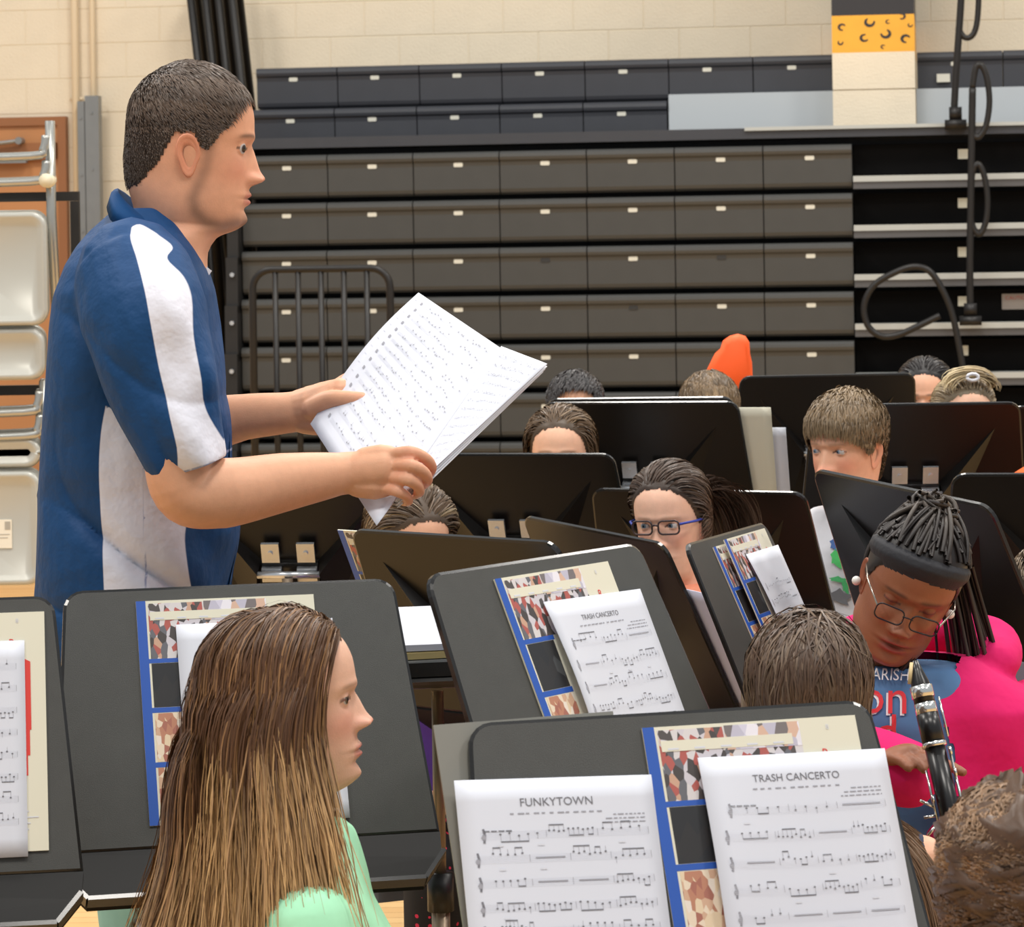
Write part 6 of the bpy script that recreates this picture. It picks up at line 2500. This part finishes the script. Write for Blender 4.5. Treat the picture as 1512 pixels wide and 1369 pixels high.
along(0.307, 0.46, 0.0148, 0.0152, 'lower_joint', m_ebony)
along(0.46, 0.54, 0.0160, 0.030, 'bell', m_ebony)
qn = prp.cross(ax).normalized()
side_ = prp
for (a, b, o, r) in ((0.135, 0.27, 0.019, 0.0022), (0.15, 0.22, -0.019, 0.0018), (0.32, 0.44, 0.020, 0.0022), (0.055, 0.11, 0.021, 0.0016)):
    MB().tube([ax * a + side_ * o, ax * b + side_ * o], r, 6).build('key_rod', m_silver, cr_, True)
rk = random.Random(5)
for k in range(11):
    a = 0.13 + k * 0.03
    o = rk.choice([-1, 1]) * 0.017
    c = ax * a + side_ * o - qn * 0.004
    MB().tube([c, c + side_ * (0.004 if o > 0 else -0.004)], 0.006, 10).build('key', m_silver, cr_, True)
for k in range(3):
    c = ax * (0.20 + 0.012 * k) - side_ * 0.02
    MB().tube([c, c - side_ * 0.016 + ax * 0.012 * (k - 1)], 0.0022, 6).build('key_lever', m_silver, cr_, True)
# right thumb rest side of the hand is hidden by the cuff; the held tube passes through the curled fingers

# ---------------- girl in dark glasses behind a stand
kw = dict(hairline=HL_LONG, scalp=(70, 54, 44), nose=0.9, lips=(196, 112, 104), brow=(140, 104, 84), browk=0.45, eye_open=0.85, blush=(226, 130, 110), blushk=0.35, nlon=144, dz=0.010, cheek=0.01)
pF = seated('girl in dark-rimmed glasses with blue temples peering over a stand', 990, 768, 5.85, 158, hyaw=0, pitch=-4, roll=2, hs=0.212, skin=(236, 188, 162), shirt=(232, 150, 120), headkw=kw, gaze=(0.25, 1, 0.05), iris=(92, 112, 128),
            seat_z=0.42, chair='grey band chair under the girl in dark glasses')
long_hair(pF, 6000, 0.17, (74, 58, 48), (104, 84, 68), part=0.12, K=12, width=0.0011, seed=81, swept=0.55, inflate=0.008, body=False, grav=0.12, hug=0.8, hugz=-1, backward=0.9, noise=0.02)
hsF = pF['info']['hs']
rg = np.random.default_rng(82)
pony = []
for i in range(700):
    o = rg.normal(0, 1, 3) * np.array([0.010, 0.012, 0.008])
    t1 = np.linspace(0, 1, 12)[:, None]
    p0 = np.array([-0.10, -0.46, 0.16]) * hsF + o
    p1 = np.array([-0.30, -0.62, 0.26]) * hsF + o * 2.2
    p2 = np.array([-0.42, -0.68, -0.20]) * hsF + o * 2.4
    p3 = np.array([-0.40, -0.55, -0.60]) * hsF + o * 1.6
    pony.append((1 - t1) ** 3 * p0 + 3 * (1 - t1) ** 2 * t1 * p1 + 3 * (1 - t1) * t1 ** 2 * p2 + t1 ** 3 * p3)
strands_mesh('ponytail', np.array(pony), 0.0014, tint((74, 58, 48), (112, 92, 76), 0.6, 0.5, 0.25), pF['root'], pF['Hm'], seed=83)
glasses(pF, mat('dark_plastic_rim', (56, 42, 44), 0.3), mat('blue_plastic_temple', (40, 62, 160), 0.35), hw=0.095, hh=0.060, r=0.009, y=0.425, drop=0.0)

# ---------------- boy with thick brown hair in a printed white shirt
HLK = [(0, 0.80), (30, 0.78), (48, 0.70), (60, 0.60), (68, 0.52), (73, 0.44), (80, 0.46), (86, 0.60), (104, 0.58), (114, 0.40), (140, 0.20), (180, 0.12)]
kw = dict(hairline=HLK, scalp=(92, 74, 54), nose=0.95, lips=(200, 116, 104), brow=(130, 96, 72), browk=0.6, eye_open=0.52, blush=(230, 124, 98), blushk=0.45, nlon=144, dz=0.010)
pK = seated('boy with thick tousled brown hair in a white printed shirt', 1250, 660, 6.36, 142, hyaw=0, pitch=-4, roll=0, build=1.12, shx=-0.04, hs=0.219, skin=(234, 178, 146), shirt=(222, 222, 228), headkw=kw, gaze=(0.35, 1, 0), iris=(120, 140, 160), seat_z=0.44,
            chair='grey band chair under the boy in the white printed shirt')


def lnK(q):
    return 0.062 * np.clip((q[:, 2] + 0.10) / 0.5, 0.12, 1)


short_hair(pK, 10000, lnK, (98, 80, 58), (142, 120, 92), swirl=(-0.02, -0.28, 0.42), K=9, width=0.0011, vary=0.25, up=0.55, noise=0.34, grav=0.26, cap=0.008, inflate=0.008, hug=0.2, light=(150, 130, 104))
# abstract colour print on his shirt
for (px, py, ww, hh_, cc) in ((1222, 806, 0.050, 0.030, (64, 100, 160)), (1224, 826, 0.040, 0.040, (84, 200, 110)), (1226, 858, 0.05, 0.012, (84, 190, 120)), (1240, 868, 0.02, 0.03, (84, 190, 120)), (1248, 848, 0.02, 0.03, (226, 84, 60)),
                              (1228, 884, 0.06, 0.03, (120, 122, 128))):
    q = pK['Ri'] @ P(px, py, 6.26)
    v = [(ww * 0.5 * math.cos(a * 0.5236) * (0.8 + 0.3 * math.sin(a * 2.7)), hh_ * 0.6 * math.sin(a * 0.5236) * (0.8 + 0.3 * math.cos(a * 1.9)), 0) for a in range(12)]
    on_shirt(pK, v, [tuple(range(12))], q.x, q.z, 'shirt_print', mat('print_%d_%d_%d' % cc, cc, 0.7), 0.004)

# ---------------- heads farther back
def far_kid(label, px, py, d, face, hs, skin, shirt, hair, seed, pitch=0, pants=(60, 66, 80), chair='', eye=0.8, lite=96, **k):
    kw = dict(hairline=HL_LONG if hair[0] != 'short' else HL_SHORT, scalp=hair[1], nlon=lite, dz=0.014, eye_open=eye, brow=hair[1], nose=0.9)
    pp = seated(label, px, py, d, face, hs=hs, skin=skin, shirt=shirt, pants=pants, headkw=kw, pitch=pitch, seat_z=0.44, voxel=0.012, chair=chair, **k)
    return pp


m_dots = None
def dots_material():
    m = mat('black_leggings_dots', (26, 26, 30), 0.8)
    nt = m.node_tree
    b = nt.nodes['Principled BSDF']
    tc = nt.nodes.new('ShaderNodeTexCoord')
    vo = nt.nodes.new('ShaderNodeTexVoronoi')
    vo.inputs['Scale'].default_value = 60
    vo.inputs['Randomness'].default_value = 0.1
    nt.links.new(tc.outputs['Object'], vo.inputs['Vector'])
    lt = nt.nodes.new('ShaderNodeMath')
    lt.operation = 'LESS_THAN'
    lt.inputs[1].default_value = 0.24
    nt.links.new(vo.outputs['Distance'], lt.inputs[0])
    mx = nt.nodes.new('ShaderNodeMix')
    mx.data_type = 'RGBA'
    mx.inputs[6].default_value = (*lin((26, 26, 30)), 1)
    mx.inputs[7].default_value = (*lin((226, 50, 90)), 1)
    nt.links.new(lt.outputs[0], mx.inputs[0])
    nt.links.new(mx.outputs[2], b.inputs['Base Color'])
    return m


pG = far_kid('child with ash-blond ponytail bent low behind a stand below the score', 606, 805, 5.62, 205, 0.208, (222, 170, 140), (92, 62, 140), ('long', (104, 86, 70)), 91, pitch=-14, chair='grey band chair of the ponytailed child below the score', pants_mat=dots_material())
long_hair(pG, 4500, 0.20, (100, 82, 66), (156, 134, 106), K=11, width=0.0012, seed=92, swept=0.6, inflate=0.014, body=False, grav=0.2, noise=0.06, hug=0.55, hugz=-1, backward=0.6, light=(176, 156, 124))
pH = far_kid('girl with brown hair swept back and bare forehead above a stand', 828, 674, 6.82, 172, 0.210, (236, 186, 156), (226, 228, 234), ('long', (92, 72, 54)), 95, chair='grey band chair of the girl with the bare forehead')
long_hair(pH, 5000, 0.30, (96, 76, 56), (150, 120, 86), crown=(0, 0.95, 0.20), K=12, width=0.0012, seed=96, swept=0.35, inflate=0.012, grav=0.45, hug=0.65, noise=0.02, light=(150, 124, 92))
pI = far_kid('black-haired head just showing above a stand edge', 850, 612, 7.95, 180, 0.212, (200, 150, 120), (70, 72, 80), ('short', (34, 32, 34)), 101, chair='grey band chair of the black-haired child')
short_hair(pI, 4000, 0.035, (36, 34, 36), (60, 56, 56), comb=(0.4, 0.5, -0.2), K=6, width=0.0014, cap=0.010, up=0.3, hug=0.5)
pJ = far_kid('child with mousy brown hair between two stands, before the orange shape', 1048, 616, 7.55, 184, 0.212, (230, 180, 150), (120, 128, 128), ('short', (104, 82, 58)), 105, chair='grey band chair of the mousy-haired child')
short_hair(pJ, 4500, lambda q: 0.05 * np.clip((q[:, 2] + 0.1) / 0.5, 0.15, 1), (104, 84, 60), (150, 124, 92), swirl=(0, -0.2, 0.42), K=8, width=0.0013, cap=0.010, up=0.3, inflate=0.008, grav=0.25, hug=0.6)
pL = far_kid('person with sleek black hair and a pale hairband', 1366, 590, 8.05, 168, 0.212, (230, 176, 146), (50, 50, 56), ('long', (32, 28, 28)), 111, chair='grey band chair of the sleek black-haired person')
long_hair(pL, 4000, 0.16, (34, 30, 30), (52, 46, 44), K=10, width=0.0016, seed=112, swept=0.8, inflate=0.006, body=False, grav=0.1, hug=0.9, hugz=-1, backward=0.9)
strip_on_head(pL, lambda q: 0.03 - np.abs(q[..., 1] - 0.10 + 0.12 * q[..., 2]) - 0.3 * np.clip(0.1 - q[..., 2], 0, 1), 0.012, 'hairband', mat('pale_hairband', (170, 166, 158), 0.5))
pM = far_kid('blond head with gathered hair tied on top behind a stand', 1424, 622, 7.25, 186, 0.210, (232, 184, 156), (110, 110, 116), ('long', (150, 128, 98)), 115, chair='grey band chair of the blond player')
long_hair(pM, 4000, 0.12, (148, 130, 104), (196, 174, 134), K=9, width=0.0015, seed=116, swept=0.9, inflate=0.006, body=False, grav=0.05, backward=1.0, lift=0.5, hug=0.9, hugz=-1)
rg = np.random.default_rng(9)
tops = []
for i in range(120):
    th = np.linspace(-1.7, 1.7, 10) + rg.normal(0, 0.1)
    o = rg.normal(0, 1, 3) * 0.006
    tops.append(np.stack([np.sin(th) * 0.055 + o[0], np.full(10, 0.06) + o[1], 0.090 + np.cos(th) * 0.028 + o[2]], 1))
strands_mesh('hair_loop', np.array(tops), 0.0014, tint((170, 148, 112), (210, 190, 150), 0.5, 0.5, 0.2), pM['root'], pM['Hm'], seed=118)
ht = MB().tube([(0.0 + 0.014 * math.cos(a * 0.7), 0.085, 0.108 + 0.008 * math.sin(a * 0.7)) for a in range(10)], 0.004, 8).build('hair_tie', mat('white_hair_tie', (226, 226, 232), 0.5), pM['root'], True, pM['Hm'])
pN = far_kid('brown-haired head beside the pink hoodie, cut by the frame', 1562, 905, 5.12, 180, 0.212, (214, 160, 130), (62, 64, 72), ('short', (84, 70, 58)), 121, chair='grey band chair of the brown-haired child beside the pink hoodie')
short_hair(pN, 1800, 0.04, (90, 76, 62), (128, 110, 90), comb=(0.2, 0.6, -0.2), K=6, width=0.0013, cap=0.014, up=0.4)
pO = far_kid('person in an orange shirt past the tall black stand', 1585, 590, 6.35, 180, 0.214, (226, 172, 140), (232, 104, 48), ('short', (70, 56, 46)), 125, chair='grey band chair of the person in orange', build=1.1)
short_hair(pO, 1200, 0.03, (72, 58, 48), (104, 88, 74), comb=(0.2, 0.6, -0.2), K=6, width=0.0014, cap=0.01, up=0.4)

# ---------------- bright orange shape standing behind the mousy-haired child
m_or = mat('fluorescent_orange', (255, 92, 18), 0.6, var=0.03, scale=10)
prof_or = [(1036, 590), (1043, 548), (1056, 522), (1064, 515), (1068, 503), (1078, 496), (1090, 493), (1100, 496), (1106, 505), (1107, 522), (1110, 535), (1111, 560), (1112, 590)]
DO = 8.3
pts = [P(a, b, DO) for a, b in prof_or]
cxy = sum(pts, Vector()) / len(pts)
n = len(pts)
vv, ff = [], []
LV = [(-0.045, 0.72), (-0.035, 0.92), (-0.012, 1.0), (0.012, 1.0), (0.035, 0.92), (0.045, 0.72)]
for (dy, sc) in LV:
    for p in pts:
        q = cxy + (p - cxy) * sc
        vv.append(Vector((q.x, DO + dy, q.z)))
for i in range(len(LV) - 1):
    for j in range(n):
        ff.append((i * n + j, i * n + (j + 1) % n, (i + 1) * n + (j + 1) % n, (i + 1) * n + j))
ff += [tuple(range(n - 1, -1, -1)), tuple(range((len(LV) - 1) * n, len(LV) * n))]
orr = empty('orange_cover', (cxy.x, DO, 0))
tag(orr, 'fluorescent orange padded cover standing up behind the mousy-haired child', 'cover')
o3 = Vector(orr.location)
obj('cover', [v - o3 for v in vv], ff, m_or, orr, True)
MB().tube([(0, 0, 0.0), (0, 0, pts[0].z + 0.02)], 0.03, 12).build('stem', mat('dark_instrument_body', (40, 36, 34), 0.4), orr, True)
MB().tube([(0, 0, 0.0), (0, 0, 0.03)], 0.14, 20).build('foot', mat('dark_instrument_body', (40, 36, 34), 0.4), orr, True)

# ---------------- papers low between two stands, on a stand laid almost flat
stand_m('S18', 612, 924, 4.98, -12, 83, 'black music stand laid almost flat under a few loose papers', front=True)
pk = empty('paper_pile')
tag(pk, 'small pile of white and yellow papers low between two stands', 'papers')
pk.matrix_world = STANDS['S18'] @ Matrix.Translation((0.03, -0.27, 0.003))
for k, (nm, m, w, h, rot) in enumerate((('grey_book', mat('grey_book_cover', (150, 152, 150), 0.5), 0.20, 0.26, 6), ('yellow_book', mat('yellowed_paper', (206, 186, 128), 0.6), 0.195, 0.255, 3), ('white_sheet', m_paper, 0.19, 0.25, 0))):
    MB().box((-w / 2, 0.0, 0.012 * k), (w / 2, h, 0.012 * k + 0.010)).build(nm, m, pk, mw=Matrix.Rotation(R(rot), 4, 'Z'))
